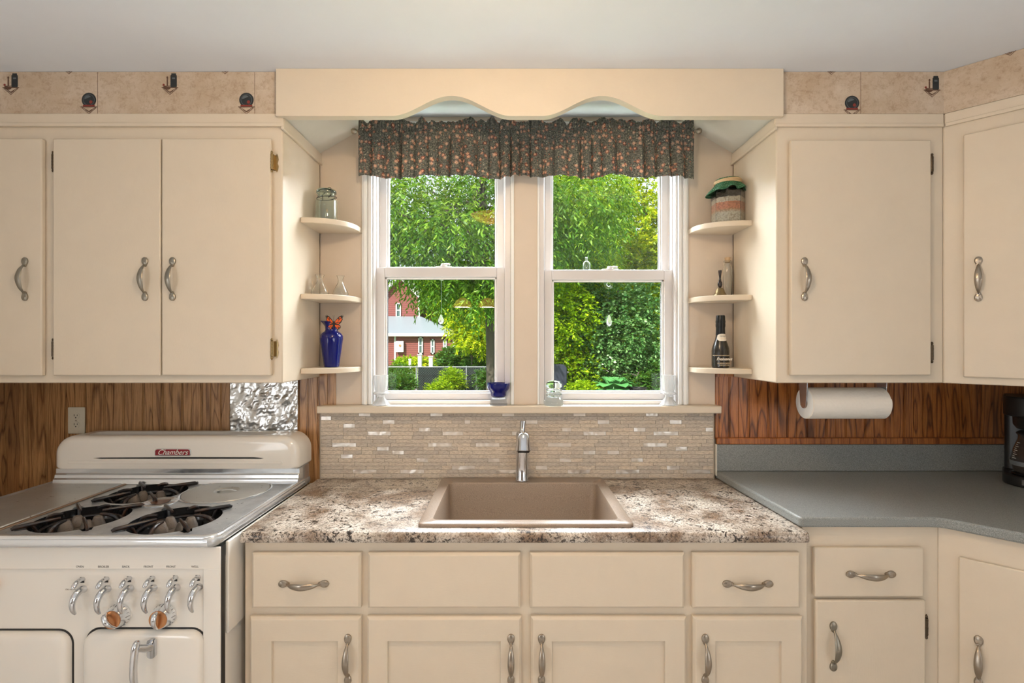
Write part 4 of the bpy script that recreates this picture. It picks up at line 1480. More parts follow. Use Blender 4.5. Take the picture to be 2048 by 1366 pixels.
# ------------------------------------------------------------------ foil, outlet, towel roll, coffee maker
fx0, fx1, fz0, fz1 = X(457, 2.17), X(594, 2.17), 1.09, 1.3555
NXf, NZf = 110, 110
vs = []; fs = []
from mathutils import noise as mnoise
_r = random.Random(3)
creases = []
for _ in range(16):
    an = _r.uniform(0, PI); fq = _r.choice((9, 14, 22, 34, 52))
    creases.append((math.cos(an), math.sin(an), fq * _r.uniform(.8, 1.25), _r.random(), .034 / fq))
for i in range(NXf + 1):
    for j_ in range(NZf + 1):
        a, b = i / NXf, j_ / NZf
        x = fx0 + (fx1 - fx0) * a; z = fz0 + (fz1 - fz0) * b
        p = Vector((x * 13, z * 13, 3))
        wx_ = x + .010 * mnoise.noise(p * 1.1); wz_ = z + .010 * mnoise.noise(p * 1.1 + Vector((9, 0, 0)))
        h = 0
        for (dx_, dz_, fq, phs, am) in creases:
            t = (wx_ * dx_ + wz_ * dz_) * fq + phs
            t = abs((t % 1.0) * 2 - 1)
            h += am * max(0, t - .35)
        h *= .6 + .8 * abs(mnoise.noise(p * .8))
        bottom = .010 * max(0, 1 - b * 9)
        vs.append((x + .002 * mnoise.noise(p * 1.3), 2.183 - h - bottom, z + .006 * mnoise.noise(Vector((x * 60, 0, 1))) * (1 - b)))
for i in range(NXf):
    for j_ in range(NZf):
        a = i * (NZf + 1) + j_
        fs.append((a, a + NZf + 1, a + NZf + 2, a + 1))
o = MB().add(vs, fs).build('foil_sheet', M['foil'], smooth=25)
so = o.modifiers.new('solid', 'SOLIDIFY'); so.thickness = .0006
tag(o, 'crumpled aluminium foil sheet taped to the wood wall behind the stove', 'foil')

ox, oz = X(152, 2.18), Z(841, 2.18)
o = thing('wall_outlet', (ox, 2.186, oz), 'ivory duplex power outlet on the wood panelling left above the stove', 'outlet')
MB().prism(rrect(ox - .036, ox + .036, oz - .058, oz + .058, .004), 'y', 2.180, 2.1865).build('cover_plate', M['outlet_ivory'], o, bevel=.002)
for s_ in (-1, 1):
    cz = oz + s_ * .0195
    q_ = MB().prism([(ox + max(-.0145, min(.0145, .017 * math.cos(a))), cz + .0145 * math.sin(a)) for a in np.linspace(0, 2 * PI, 33)[:-1]], 'y', 2.1785, 2.1805).build('socket', M['outlet_ivory'], o)
    mb = MB()
    mb.box(ox - .0075, ox - .0055, 2.1780, 2.1790, cz - .001, cz + .008).box(ox + .0055, ox + .0075, 2.1780, 2.1790, cz, cz + .007)
    mb.lathe([(0, 0), (.0026, 0), (.0026, .001), (0, .001)], (ox, 2.178, cz - .007), 12, axis='y')
    mb.build('slots', M['black'], q_)
MB().lathe([(0, 0), (.003, 0), (.003, .0012), (0, .0012)], (ox, 2.1790, oz), 12, axis='y').build('screw', M['nickel'], o)

ty, tz = 1.95, Z(806, 1.95)
tl, tr_ = 1.140, 1.438
h = thing('towel_holder', ((tl + tr_) / 2, ty, ZU0), 'metal paper towel holder screwed under the right wall cabinet', 'towel holder')
for (x, s_) in ((tl, -1), (tr_, 1)):
    mb = MB()
    prof = [(ty - .028, ZU0 - .0006), (ty - .026, ZU0 - .03), (ty - .018, tz - .010), (ty - .006, tz - .020), (ty + .006, tz - .020), (ty + .018, tz - .010), (ty + .026, ZU0 - .03), (ty + .028, ZU0 - .0006)]
    xx = x + s_ * .004
    mb.prism(prof, 'x', xx - .0012, xx + .0012)
    mb.box(xx - .018 if s_ > 0 else xx, xx if s_ > 0 else xx + .018, ty - .03, ty + .03, ZU0 - .0026, ZU0 - .0006)
    mb.sweep([(xx, ty, tz), (xx - s_ * .018, ty, tz)], .013, 18)
    mb.build('bracket', M['steel_holder'], h, bevel=.0005)
MB().sweep([(tl - .002, ty, tz), (tr_ + .002, ty, tz)], .006, 14).build('rod', M['steel_holder'], h)
mb = MB()
prof = [(.0205, 0), (.058, 0), (.0605, .002), (.0605, tr_ - tl - .002), (.058, tr_ - tl), (.0205, tr_ - tl)]
ring = MB().lathe(prof + [prof[0]], (tl, ty, tz), 56, axis='x')
mm_ = []
for f_ in ring.f:
    c_ = sum((Vector(ring.v[i]) for i in f_), Vector()) / len(f_)
    mm_.append(1 if (c_.x < tl + .001 or c_.x > tr_ - .001) else 0)
ring.m = mm_
o = ring.build('paper_towel_roll', [M['paper_towel'], M['paper_end']], smooth=40)
MB().lathe([(.0155, .001), (.0203, .001), (.0203, tr_ - tl - .001), (.0155, tr_ - tl - .001), (.0155, .001)], (tl, ty, tz), 32, axis='x').build('cardboard_core', M['cork'], o)
MB().prism([(ty - .0622 * math.cos(a), tz + .0622 * math.sin(a)) for a in np.linspace(.35, -1.2, 14)] + [(ty - .0607 * math.cos(a), tz + .0607 * math.sin(a)) for a in np.linspace(-1.2, .35, 14)], 'x', tl + .002, tr_ - .001).build('loose_sheet', M['paper_towel'], o)
tag(o, 'white paper towel roll hanging under the right wall cabinet', 'paper towels')

kx, ky, kz = 2.052, 1.950, .9484
k_ = thing('coffee_maker', (kx, ky, kz), 'black drip coffee maker with a glass carafe on the grey counter in the corner', 'coffee maker', rz=-PI / 4)
mb = MB()
mb.prism(rrect(-.10, .10, -.10, .135, (.095, .095, .03, .03), 10), 'z', 0, .040)
mb.prism(rrect(-.095, .095, .055, .133, .02, 5), 'z', .038, .30)
mb.prism(rrect(-.098, .098, -.085, .135, (.085, .085, .03, .03), 10), 'z', .268, .345)
mb.build('housing', M['black'], k_, bevel=.005, local=True)
MB().prism(rrect(-.075, .075, -.104, -.05, (.07, .07, .01, .01), 8), 'z', .010, .031).build('front_trim', M['steel_holder'], k_, local=True)
MB().lathe([(0, .0415), (.075, .0415), (.078, .045), (.070, .049), (0, .049)], (0, -.018, 0), 32).build('warming_plate', M['black_gloss'], k_, local=True)
MB().lathe([(.02, .215), (.060, .22), (.070, .235), (.072, .267), (0, .267), (0, .215), (.02, .215)], (0, -.018, 0), 32).build('filter_basket', M['black'], k_, local=True)
cf = MB().lathe(glass_wall([(.062, .050), (.070, .053), (.076, .075), (.077, .100), (.070, .140), (.058, .175), (.056, .190), (.058, .197)], .002), (0, -.018, 0), 40).build('carafe', M['glass_smoke'], k_, local=True)
MB().lathe([(.0775, .079), (.0795, .079), (.0795, .096), (.0780, .096), (.0775, .079)], (0, -.018, 0), 40).build('metal_band', M['steel_holder'], cf, local=True)
MB().lathe([(0, .197), (.060, .197), (.062, .203), (.050, .211), (0, .212)], (0, -.018, 0), 32).build('carafe_lid', M['black'], cf, local=True)
MB().sweep(spline([(0, -.076, .195), (0, -.115, .190), (0, -.125, .150), (0, -.115, .100), (0, -.098, .088)], 5), [(.010, .006)] * 21, 10, ref=(1, 0, 0)).build('carafe_handle', M['black'], cf, local=True)
mb = MB()
for i in range(9):
    z = .105 + i * .0075
    r = np.interp(z, [.10, .14, .175], [.0785, .0712, .0595])
    for a0 in np.linspace(-2.75, -2.75 + (.16 if i % 2 else .26), 3)[:-1]:
        a1 = a0 + (.08 if i % 2 else .13)
        mb.add([(r * math.cos(a0), -.018 + r * math.sin(a0), z), (r * math.cos(a1), -.018 + r * math.sin(a1), z), (r * math.cos(a1), -.018 + r * math.sin(a1), z + .0022), (r * math.cos(a0), -.018 + r * math.sin(a0), z + .0022)], [(0, 1, 2, 3)])
mb.build('measure_marks', M['plate_white'], cf, local=True, smooth=0)
# ------------------------------------------------------------------ stove
sx0, sx1 = -1.900, -.868
FY = 1.490
st = thing('gas_stove', ((sx0 + sx1) / 2, 1.8, 0), 'vintage white enamel gas stove with a chrome cooktop, left of the granite counter', 'stove')
mb = MB()
mb.box(sx0 + .004, sx1 - .004, FY + .006, 2.160, .06, .864)
mb.box(sx0 + .02, sx1 - .02, FY + .05, 2.14, 0.0, .06)
mb.build('body', M['enamel'], st, bevel=.012, seg=3)
# pressed front panel: upper band and right border stand proud of the recessed control field
band = .8275
outer = rrect(sx0 + .002, sx1 - .002, .06, .895, .008, 3)
mb = MB()
mb.box(sx0 + .002, sx1 - .002, FY, FY + .008, band, .895).box(-.922, sx1 - .002, FY, FY + .008, .06, band + .004)
mb.build('front_panel', M['enamel'], st, bevel=.0035, seg=3)
# white side flange beside the chrome top
MB().box(sx1 - .0035, sx1 + .0065, 1.520, 2.158, .62, .9005).build('side_panel', M['enamel'], st, bevel=.003)
mb = MB().box(sx1 - .0025, sx1 - .0005, FY + .006, FY + .024, .08, .893)
mb.build('panel_seam', M['black'], st)

ZK = .930
top = MB()
prof = [(1.470, .902), (1.4655, .908), (1.464, .918), (1.466, .928), (1.472, .934), (1.482, .9355), (1.492, .934), (1.500, ZK), (2.034, ZK), (2.040, ZK), (2.158, ZK), (2.158, .902)]
# cooktop slab with a rolled rim on the front, right and left
def rimmed(x0, x1, y0, y1):
    mb = MB()
    loops = []
    for (ins, z) in ((.006, .902), (.001, .909), (0, .919), (.003, .929), (.010, .9350), (.018, .9350), (.026, .931), (.032, ZK)):
        loops.append([(a, b, z) for a, b in rrect(x0 + ins, x1 - ins, y0 + ins, y1, (.030 - ins * .6, .030 - ins * .6, .002, .002), 6)])
    k = len(loops[0])
    vs = [p for l in loops for p in l]
    fs = []
    for r in range(len(loops) - 1):
        fs += [(r * k + i, r * k + (i + 1) % k, (r + 1) * k + (i + 1) % k, (r + 1) * k + i) for i in range(k)]
    fs.append(tuple(range(k - 1, -1, -1)))
    fs.append(tuple((len(loops) - 1) * k + i for i in range(k)))
    mb.add(vs, fs)
    return mb
t_ = rimmed(sx0 - .004, sx1 - .001, 1.464, 2.158).build('cooktop', M['cooktop'], st)
BURN = [(-1.094, 1.628), (-1.410, 1.640), (-1.396, 1.915)]
WELL = (-1.103, 1.935)
cutters = []
SO = Vector(st.location)


def hole_outline(cx, cy):
    pts = []
    for i in range(96):
        a = 2 * PI * i / 96
        r = .132
        for k in range(4):
            d_ = abs((a - (PI / 4 + k * PI / 2) + PI) % (2 * PI) - PI)
            if d_ < .11: r = .158
        pts.append((cx + r * math.cos(a), cy + r * math.sin(a)))
    return pts


for (bx_, by_) in BURN:
    cutters.append(MB().prism(hole_outline(bx_, by_), 'z', .88, .96).build('c', M['cooktop'], smooth=0))
cutters.append(MB().lathe([(0, .88), (.1535, .88), (.1535, .96), (0, .96)], (WELL[0], WELL[1], 0), 64).build('c', M['cooktop'], smooth=0))
# cutters are in world space, cooktop mesh is stored about the stove base
cut(t_, cutters)
# chrome rolled trim strip on top of the rim (front and right), brighter than the deck
mb = MB()
path = [(sx0 + .004, 1.4735, .9300), (-1.4, 1.4735, .9300), (-1.0, 1.4735, .9300), (sx1 - .040, 1.4735, .9300)]
for i in range(1, 7):
    a = -PI / 2 + PI / 2 * i / 7
    path.append((sx1 - .040 + .0295 * math.cos(a), 1.503 + .0295 * math.sin(a), .9300))
path += [(sx1 - .0105, 1.51, .930), (sx1 - .0105, 1.8, .930), (sx1 - .0105, 2.10, .930)]
mb.sweep(path, [(.0105, .0075)] * len(path), 16)
path2 = [(p[0] + (0.004 if k > 3 else 0), p[1] - (.004 if k < 5 else 0), .9155) for k, p in enumerate(path)]
mb.sweep(path2, [(.0070, .0135)] * len(path2), 16)
mb.build('chrome_trim', M['chrome_old'], st)
# stepped chrome riser against the backguard
prof = [(2.030, ZK + .0005), (2.034, ZK + .006), (2.036, ZK + .018), (2.042, ZK + .022), (2.044, ZK + .034), (2.050, ZK + .040), (2.050, ZK + .060), (2.150, ZK + .060), (2.150, ZK + .0005)]
mb = MB().prism(prof, 'x', sx0 + .03, sx1 - .004)
mb.build('chrome_riser', M['chrome_old'], st, bevel=.001)
# griddle on the left
MB().box(sx0 + .035, -1.575, 1.505, 2.022, ZK + .0004, ZK + .007).build('griddle_cover', M['griddle'], st, bevel=.003)
MB().box(-1.572, -1.560, 1.505, 2.025, ZK + .0002, ZK + .005).build('griddle_edge', M['aged_strip'], st, bevel=.002)

for (bx_, by_) in BURN:
    bo_ = MB().lathe([(.1316, .9292), (.1306, .9292), (.1295, .905), (.122, .884), (.100, .874), (.030, .872), (0, .872)], (bx_, by_, 0), 56).build('drip_bowl', M['black_enamel'], st)
    mb = MB()
    mb.sweep([(bx_ + .105 * math.cos(a), by_ + .105 * math.sin(a), .905) for a in np.linspace(0, 2 * PI, 49)], .005, 8)
    for k in range(8):
        a = PI / 4 * k + (0 if k % 2 else 0)
        diag = (k % 2 == 1)
        ca, sa = math.cos(a), math.sin(a)
        r0, r1 = (.052, .165) if diag else (.060, .122)
        h_ = .938
        if diag:
            pts = [(r1, .9335), (r1 - .008, .9375), (.13, .9385), (.10, .940), (.075, .9415), (r0, .942)]
        else:
            pts = [(r1, .900), (r1 - .006, .922), (r1 - .016, .934), (.09, .940), (.075, .942), (r0, .9425)]
        mb.sweep([(bx_ + r * ca, by_ + r * sa, z) for r, z in pts], [(.0042, .0050), (.0050, .0065), (.0055, .0070), (.0052, .0060), (.0048, .0052), (.0040, .0040)], 10)
        if diag: mb.sweep([(bx_ + r * ca, by_ + r * sa, z) for r, z in ((.105, .905), (.112, .925), (.120, .938))], .0045, 8)
    mb.build('grate', M['cast_iron'], st)
    mb = MB()
    for (dx, dy) in ((-.034, -.022), (.034, -.022), (-.034, .022), (.034, .022)):
        fl = lambda a, r: 1 + .06 * math.cos(4 * a)
        mb.lathe([(.010, .880), (.0215, .896), (.0205, .904), (.0125, .926), (.0105, .9285), (0, .9290)], (bx_ + dx, by_ + dy, 0), 24, sq=fl)
    mb.lathe([(0, .874), (.045, .876), (.050, .884), (.030, .894), (0, .896)], (bx_, by_, 0), 28)
    mb.build('burner_head', M['burner_grey'], st)

# thermowell lid
w_ = MB().lathe([(0, .925), (.150, .925), (.1515, .929), (.1490, .9335), (.140, .9345), (.045, .9345), (.043, .9325), (.030, .928), (0, .9275)], (WELL[0], WELL[1], 0), 72).build('well_lid', M['griddle'], st)
mb = MB().lathe([(.1525, .9302), (.1590, .9302), (.1600, .9325), (.1560, .9340), (.1525, .9325), (.1525, .9302)], (WELL[0], WELL[1], 0), 72)
mb.build('ring', M['chrome_old'], w_)
mb = MB().sweep([(WELL[0] - .036, WELL[1], .931), (WELL[0] - .02, WELL[1], .936), (WELL[0] + .02, WELL[1], .936), (WELL[0] + .036, WELL[1], .931)], [(.007, .0012)] * 4, 8)
mb.build('lid_grip', M['chrome_old'], w_)
# pilot cover between the burners
px_, py_ = -1.262, 1.795
p_ = MB().lathe([(.046, .9302), (.056, .9302), (.057, .934), (.050, .9365), (.044, .9345), (.040, .932), (0, .932)], (px_, py_, 0), 40).build('pilot_cover', M['chrome_old'], st)
MB().lathe([(0, .9325), (.036, .9325), (.036, .9335), (0, .9335)], (px_, py_, 0), 6, sq=lambda a, r: 1 - .3 * (math.cos(3 * a) > 0)).build('pilot_hole', M['brown_bowl'], p_)

# backguard
gx0_, gx1_ = -1.862, sx1 - .001
gz0, gz1 = .990, 1.125
mb = MB()
ol = lambda i: rrect(gx0_ + i, gx1_ - i, gz0 + min(i, .004), gz1 - i, (.012, .012, .072 - i * .8, .072 - i * .8), 10)
lv_ = [(0, 2.166), (0, 2.055), (.002, 2.044), (.008, 2.035), (.018, 2.030), (.030, 2.028)]
k = len(ol(0)); vs = []; fs = []
for (ins, y) in lv_: vs += [(a, y, b) for a, b in ol(ins)]
for r in range(len(lv_) - 1): fs += [(r * k + i, r * k + (i + 1) % k, (r + 1) * k + (i + 1) % k, (r + 1) * k + i) for i in range(k)]
fs += [tuple(range(k)), tuple((len(lv_) - 1) * k + i for i in range(k))]
gd = mb.add(vs, fs).build('backguard', M['enamel'], st)
tray = MB().prism(rrect(-1.76, -1.00, 2.062, 2.146, .03, 6), 'z', 1.108, 1.2).build('c', M['enamel'], smooth=0)
slot = MB().prism([(-1.70, 1.0370), (-1.67, 1.0335), (-1.02, 1.0335), (-1.005, 1.0370), (-1.045, 1.0410), (-1.35, 1.0415), (-1.67, 1.0395)], 'y', 1.9, 2.045).build('c', M['enamel'], smooth=0)
cut(gd, [tray, slot])
MB().box(-1.705, -1.0, 2.036, 2.0455, 1.031, 1.0435).build('slot_back', M['black'], gd)
MB().prism(rrect(-1.757, -1.003, 2.065, 2.143, .028, 6), 'z', 1.1082, 1.1086).build('tray_liner', M['cooktop'], gd)
MB().prism(rrect(-1.80, -.93, 1.014, 1.026, .006), 'y', 2.0262, 2.030).build('bead', M['enamel'], gd, bevel=.0018)
bxc, bzc = X(345.5, 2.026), Z(904.5, 2.026)
bd = MB().prism(rrect(bxc - .0725, bxc + .0725, bzc - .0145, bzc + .0145, (.004, .004, .010, .010)), 'y', 2.0245, 2.030).build('badge', M['chrome'], gd, bevel=.0012)
MB().prism(rrect(bxc - .0695, bxc + .0695, bzc - .0118, bzc + .0118, (.003, .003, .008, .008)), 'y', 2.0238, 2.0246).build('badge_field', M['badge_red'], bd)
text('lettering', 'Chambers', .0300, (bxc, 2.0236, bzc - .0005), M['plate_white'], bd, shear=.42, extrude=.0005, sx=.98)

# control labels
lx = [X(p, FY) for p in (160, 207, 252, 297, 342, 390)]
for x, s_ in zip(lx, ('OVEN', 'BROILER', 'BACK', 'FRONT', 'FRONT', 'WELL')):
    text('lettering', s_, .0088, (x, FY - .0003, Z(1133.5, FY)), M['ink'], st, extrude=.0002)
FR = FY + .006
text('lettering', 'ON', .006, (X(134, FR), FR - .0003, Z(1179, FR)), M['ink'], st, extrude=.0002)
MB().box(X(139, FR), X(155, FR), FR - .0005, FR + .0005, Z(1179.4, FR), Z(1178.7, FR)).build('mark', M['ink'], st)
# small levers in their slots, big curved handles
bigx = [X(p, FR) for p in (166, 214, 259.5, 306, 352, 397)]
for i, x in enumerate(bigx):
    zq = Z(1161 - i * .8, FR)
    MB().box(x - .0085, x + .004, FR - .0006, FR + .004, zq - .007, zq + .010).build('lever_slot', M['black'], st)
    mb = MB().sweep(spline([(x + .001, FR + .004, zq + .003), (x - .000, FR - .010, zq + .006), (x - .001, FR - .024, zq + .002), (x - .002, FR - .034, zq - .010)], 5), [(.0058, .0068)] * 8 + [(.0062, .0072)] * 5 + [(.0055, .006), (.0045, .005), (.003, .003)], 16, ref=(1, 0, 0))
    mb.build('small_lever', M['chrome'], st)
    zb_ = Z(1178 - i * .8, FR)
    sp_ = spline([(x + .003, FR + .001, zb_), (x + .002, FR - .012, zb_ + .002), (x, FR - .028, zb_ - .008), (x - .001, FR - .036, zb_ - .026), (x - .001, FR - .034, zb_ - .046), (x, FR - .026, zb_ - .062)], 6)
    nn_ = len(sp_)
    rr = [(float(np.interp(k_ / (nn_ - 1), [0, .12, .3, .5, .8, .97, 1], [.0112, .0108, .0098, .0086, .0062, .0038, .002])),) * 2 for k_ in range(nn_)]
    MB().sweep(sp_, rr, 18, ref=(1, 0, 0)).build('valve_handle', M['chrome'], st)
for (px, rot) in ((238, .62), (329, .06)):
    x, z = X(px, FR) + .002, .691
    kb = MB().lathe([(0, 0), (.0335, 0), (.0345, -.003), (.0330, -.010), (.0290, -.024), (.0275, -.030), (.0, -.030)], (x, FR - .0003, z), 48, axis='y').build('thermostat_dial', M['chrome_old'], st)
    mb = MB()
    for k in range(20):
        a = 2 * PI * k / 20
        l_ = .0065 if k % 5 == 0 else .004
        p0 = Vector((x + .0345 * math.cos(a), FR - .006, z + .0345 * math.sin(a))); p1 = Vector((x + .0315 * math.cos(a), FR - .006 - l_ * 1.8, z + .0315 * math.sin(a)))
        mb.sweep([p0, p1], .0007, 5)
    mb.build('dial_marks', M['ink'], kb)
    MB().lathe([(0, -.0302), (.0255, -.0302), (.0262, -.0315), (.0255, -.033), (0, -.033)], (x, FR, z), 40, axis='y').build('copper_face', M['copper'], kb)
    mb = MB().sweep(spline([(0, -.032, .020), (0, -.044, .018), (0, -.049, .002), (0, -.044, -.012), (0, -.034, -.025)], 5), [(float(np.interp(k_ / 20, [0, .25, .6, 1], [.0055, .0075, .0070, .0028])), float(np.interp(k_ / 20, [0, .25, .6, 1], [.005, .008, .007, .003]))) for k_ in range(21)], 14, ref=(1, 0, 0))
    mb.xf(Matrix.Translation((x, FR, z)) @ Matrix.Rotation(-rot, 4, 'Y'))
    mb.build('pointer', M['chrome'], kb)
    MB().prism([(x - .0022, z + .043), (x + .0022, z + .043), (x, z + .0385)], 'y', FR - .0006, FR + .001).build('mark', M['ink'], st)
# far left burner dial, mostly outside the picture
x, z = X(-12, FR), Z(1170, FR)
kb = MB().lathe([(0, 0), (.018, 0), (.019, -.006), (.016, -.020), (0, -.021)], (x, FR, z), 28, axis='y').build('griddle_knob', M['copper'], st)

# oven and broiler doors
def oven_door(x0, x1, z0, z1, hx):
    MB().prism(rrect(x0 - .0055, x1 + .0055, z0 - .005, z1 + .0055, .044, 8), 'y', FR - .0004, FR + .002).build('door_gap', M['black'], st)
    mb = MB(); k_ = None
    lv2 = [(0, FR - .0006), (0, FR - .012), (.003, FR - .019), (.010, FR - .0235), (.022, FR - .0255)]
    vs = []; fs = []
    for ins, y in lv2:
        o_ = rrect(x0 + ins, x1 - ins, z0 + ins, z1 - ins, .040 - ins * .5, 8); k_ = len(o_)
        vs += [(a, y, b) for a, b in o_]
    for r in range(len(lv2) - 1): fs += [(r * k_ + i, r * k_ + (i + 1) % k_, (r + 1) * k_ + (i + 1) % k_, (r + 1) * k_ + i) for i in range(k_)]
    fs += [tuple(range(k_)), tuple((len(lv2) - 1) * k_ + i for i in range(k_))]
    d_ = mb.add(vs, fs).build('oven_door', M['enamel'], st)
    yd = FR - .0255
    mb = MB()
    zt_ = z1 - .012
    mb.prism(rrect(hx + .006, hx + .030, zt_ - .055, zt_, .009), 'y', yd - .010, yd)
    mb.sweep([(hx + .018, yd - .004, zt_ - .022), (hx + .010, yd - .022, zt_ - .018), (hx, yd - .040, zt_ - .006)], [(.010, .014), (.009, .011), (.011, .010)], 16)
    sp_ = spline([(hx, yd - .034, zt_ + .006), (hx, yd - .044, zt_ + .003), (hx - .001, yd - .049, zt_ - .030), (hx - .002, yd - .050, zt_ - .080), (hx - .001, yd - .040, zt_ - .128), (hx, yd - .028, zt_ - .150)], 6)
    n_ = len(sp_)
    mb.sweep(sp_, [(float(np.interp(i / (n_ - 1), [0, .08, .25, .6, .9, 1], [.004, .010, .0125, .0125, .006, .002])), float(np.interp(i / (n_ - 1), [0, .08, .25, .6, .9, 1], [.004, .008, .0085, .0075, .0045, .002]))) for i in range(n_)], 18, ref=(1, 0, 0))
    mb.build('handle', M['chrome'], d_)


oven_door(X(166, 1.47) - .008, X(399, 1.47), .30, Z(1262, 1.485), X(268, 1.42))
oven_door(-1.86, X(129, 1.47), .30, Z(1265, 1.485), -1.60)

# ------------------------------------------------------------------ the kitchen's own lamps (behind and above the camera)
def room_lamp(name, loc, r, label, energy, drop):
    t = thing(name, loc, label, 'lamp', None)
    x, y, z = loc
    if drop:
        MB().lathe([(.012, .11), (.030, .105), (.075, .075), (.102, .035), (.110, 0), (.106, 0), (.098, .033), (.072, .070), (.028, .099), (.012, .104), (.012, .11)], loc, 40).build('shade', M['amber_glow'], t)
        MB().sweep([(x, y, z + .108), (x, y, ZC - .03)], .004, 8).build('cord', M['black'], t)
        MB().lathe([(0, 0), (.055, 0), (.055, -.012), (.015, -.03), (0, -.03)], (x, y, ZC - .0008), 24).build('ceiling_cap', M['bell_brass'], t)
        MB().lathe([(0, .03), (.022, .035), (.03, .05), (.022, .075), (.012, .09), (0, .09)], loc, 20).build('bulb', M['bulb_glow'], t)
        return t
    MB().lathe([(0, -.075), (.06, -.070), (.12, -.048), (.155, -.018), (.160, -.012), (.160, -.006), (0, -.006)], (x, y, ZC), 48).build('glass_dome', M['amber_glow'], t)
    MB().lathe([(.163, -.001), (.168, -.010), (.163, -.020), (.158, -.010), (.160, -.001)], (x, y, ZC), 48).build('rim', M['bell_brass'], t)
    return t


room_lamp('ceiling_lamp', (-.16, .78, ZC), .16, 'amber glass ceiling lamp mirrored as an orange streak in the upper left pane', 20, False)
room_lamp('pendant_lamp', (-.59, -1.45, 1.94), .11, 'amber glass pendant lamp mirrored in the lower left pane, the left one', 8, True)
room_lamp('pendant_lamp', (-.29, -1.45, 1.94), .11, 'amber glass pendant lamp mirrored in the lower left pane, the right one', 8, True)
lamp('ceiling_lamp_light', 'POINT', (-.05, .80, 2.31), 17, (1.0, 0.74, 0.47), shadow_soft_size=.07)
lamp('pendant_light', 'AREA', (-.59, -1.45, 1.938), 5, (1.0, 0.80, 0.55), shape='DISK', size=.18)
lamp('pendant_light', 'AREA', (-.29, -1.45, 1.938), 5, (1.0, 0.80, 0.55), shape='DISK', size=.18)
# ------------------------------------------------------------------ garden outside
GZ = -.30
GR = .19


def G(px, py, D): return Vector(((px - 1024) / 1000 * D, D, CAM_Z - (py - 688) / 1000 * D))


def rise(x, y):
    s = lambda v, a, b: (lambda t: t * t * (3 - 2 * t))(min(1, max(0, (v - a) / (b - a))))
    return .50 * s(x, -.8, .6) * s(y, 6, 10.5)


def ground():
    mb = MB()
    n = 24
    vs = []; fs = []
    ys = [2.6, 5, 6, 7, 8, 9, 10, 11, 14, 17, 19, 22, 26, 32, 40, 60, 120]
    xs_ = np.concatenate([np.linspace(-60, -4, 15), np.linspace(-3, 3, 21), np.linspace(4, 60, 15)])
    for y in ys:
        for x in xs_: vs.append((x, y, GZ + rise(x, y) + .02 * math.sin(x * .7) * math.cos(y * .5)))
    w = len(xs_)
    for r in range(len(ys) - 1):
        for i in range(w - 1): fs.append((r * w + i, r * w + i + 1, (r + 1) * w + i + 1, (r + 1) * w + i))
    return mb.add(vs, fs)


o = ground().build('lawn', M['lawn']); o['kind'] = 'stuff'
tag(o, 'green lawn of the garden outside the windows', 'grass')
o = MB().prism([(a * 1, b) for a, b in rrect(.7, 7.5, 11.2, 16.2, 1.2, 6)], 'z', .10, .26).build('garden_bed', M['soil'])
tag(o, 'bare brown soil bed beneath the shrubs outside the right window', 'garden bed')
o = MB().prism(rrect(-5.5, -.2, 15.9, 20.0, 1.0, 6), 'z', GZ - .02, GZ + .045).build('garden_bed', M['soil'])
tag(o, 'soil bed along the chain link fence outside the left window', 'garden bed')
o = MB().box(.9, 14, 20.8, 25.5, .1, .27).build('driveway', M['gravel'])
tag(o, 'pale gravel driveway behind the shrubs outside the right window', 'driveway')


def leaf_mesh(name, n, pts, dirs, ln, wd, mat, parent, seed):
    """n folded leaves; pts (n,3), dirs (n,3) unit"""
    r = np.random.default_rng(seed)
    up = r.normal(size=(n, 3)) + np.array([0, 0, .9])
    side = np.cross(dirs, up); side /= np.linalg.norm(side, axis=1)[:, None] + 1e-9
    nor = np.cross(side, dirs)
    L = ln * r.uniform(.7, 1.25, n)[:, None]; W = wd * r.uniform(.7, 1.2, n)[:, None]
    a = pts; b = pts + dirs * L * .45 + side * W * .5 + nor * W * .12
    c = pts + dirs * L - nor * L * .12; d = pts + dirs * L * .45 - side * W * .5 + nor * W * .12
    V = np.stack([a, b, c, d], 1).reshape(-1, 3)
    off = Vector((0, 0, 0)); q = parent
    while q is not None: off = off + q.location; q = q.parent
    V = V - np.array(off)
    me = bpy.data.meshes.new(name)
    me.vertices.add(4 * n); me.vertices.foreach_set('co', V.ravel())
    me.loops.add(4 * n); me.loops.foreach_set('vertex_index', np.arange(4 * n, dtype=np.int32))
    me.polygons.add(n); me.polygons.foreach_set('loop_start', np.arange(0, 4 * n, 4, dtype=np.int32))
    me.update(calc_edges=True)
    me.materials.append(mat)
    o = bpy.data.objects.new(name, me); COL.objects.link(o)
    o.parent = parent
    return o


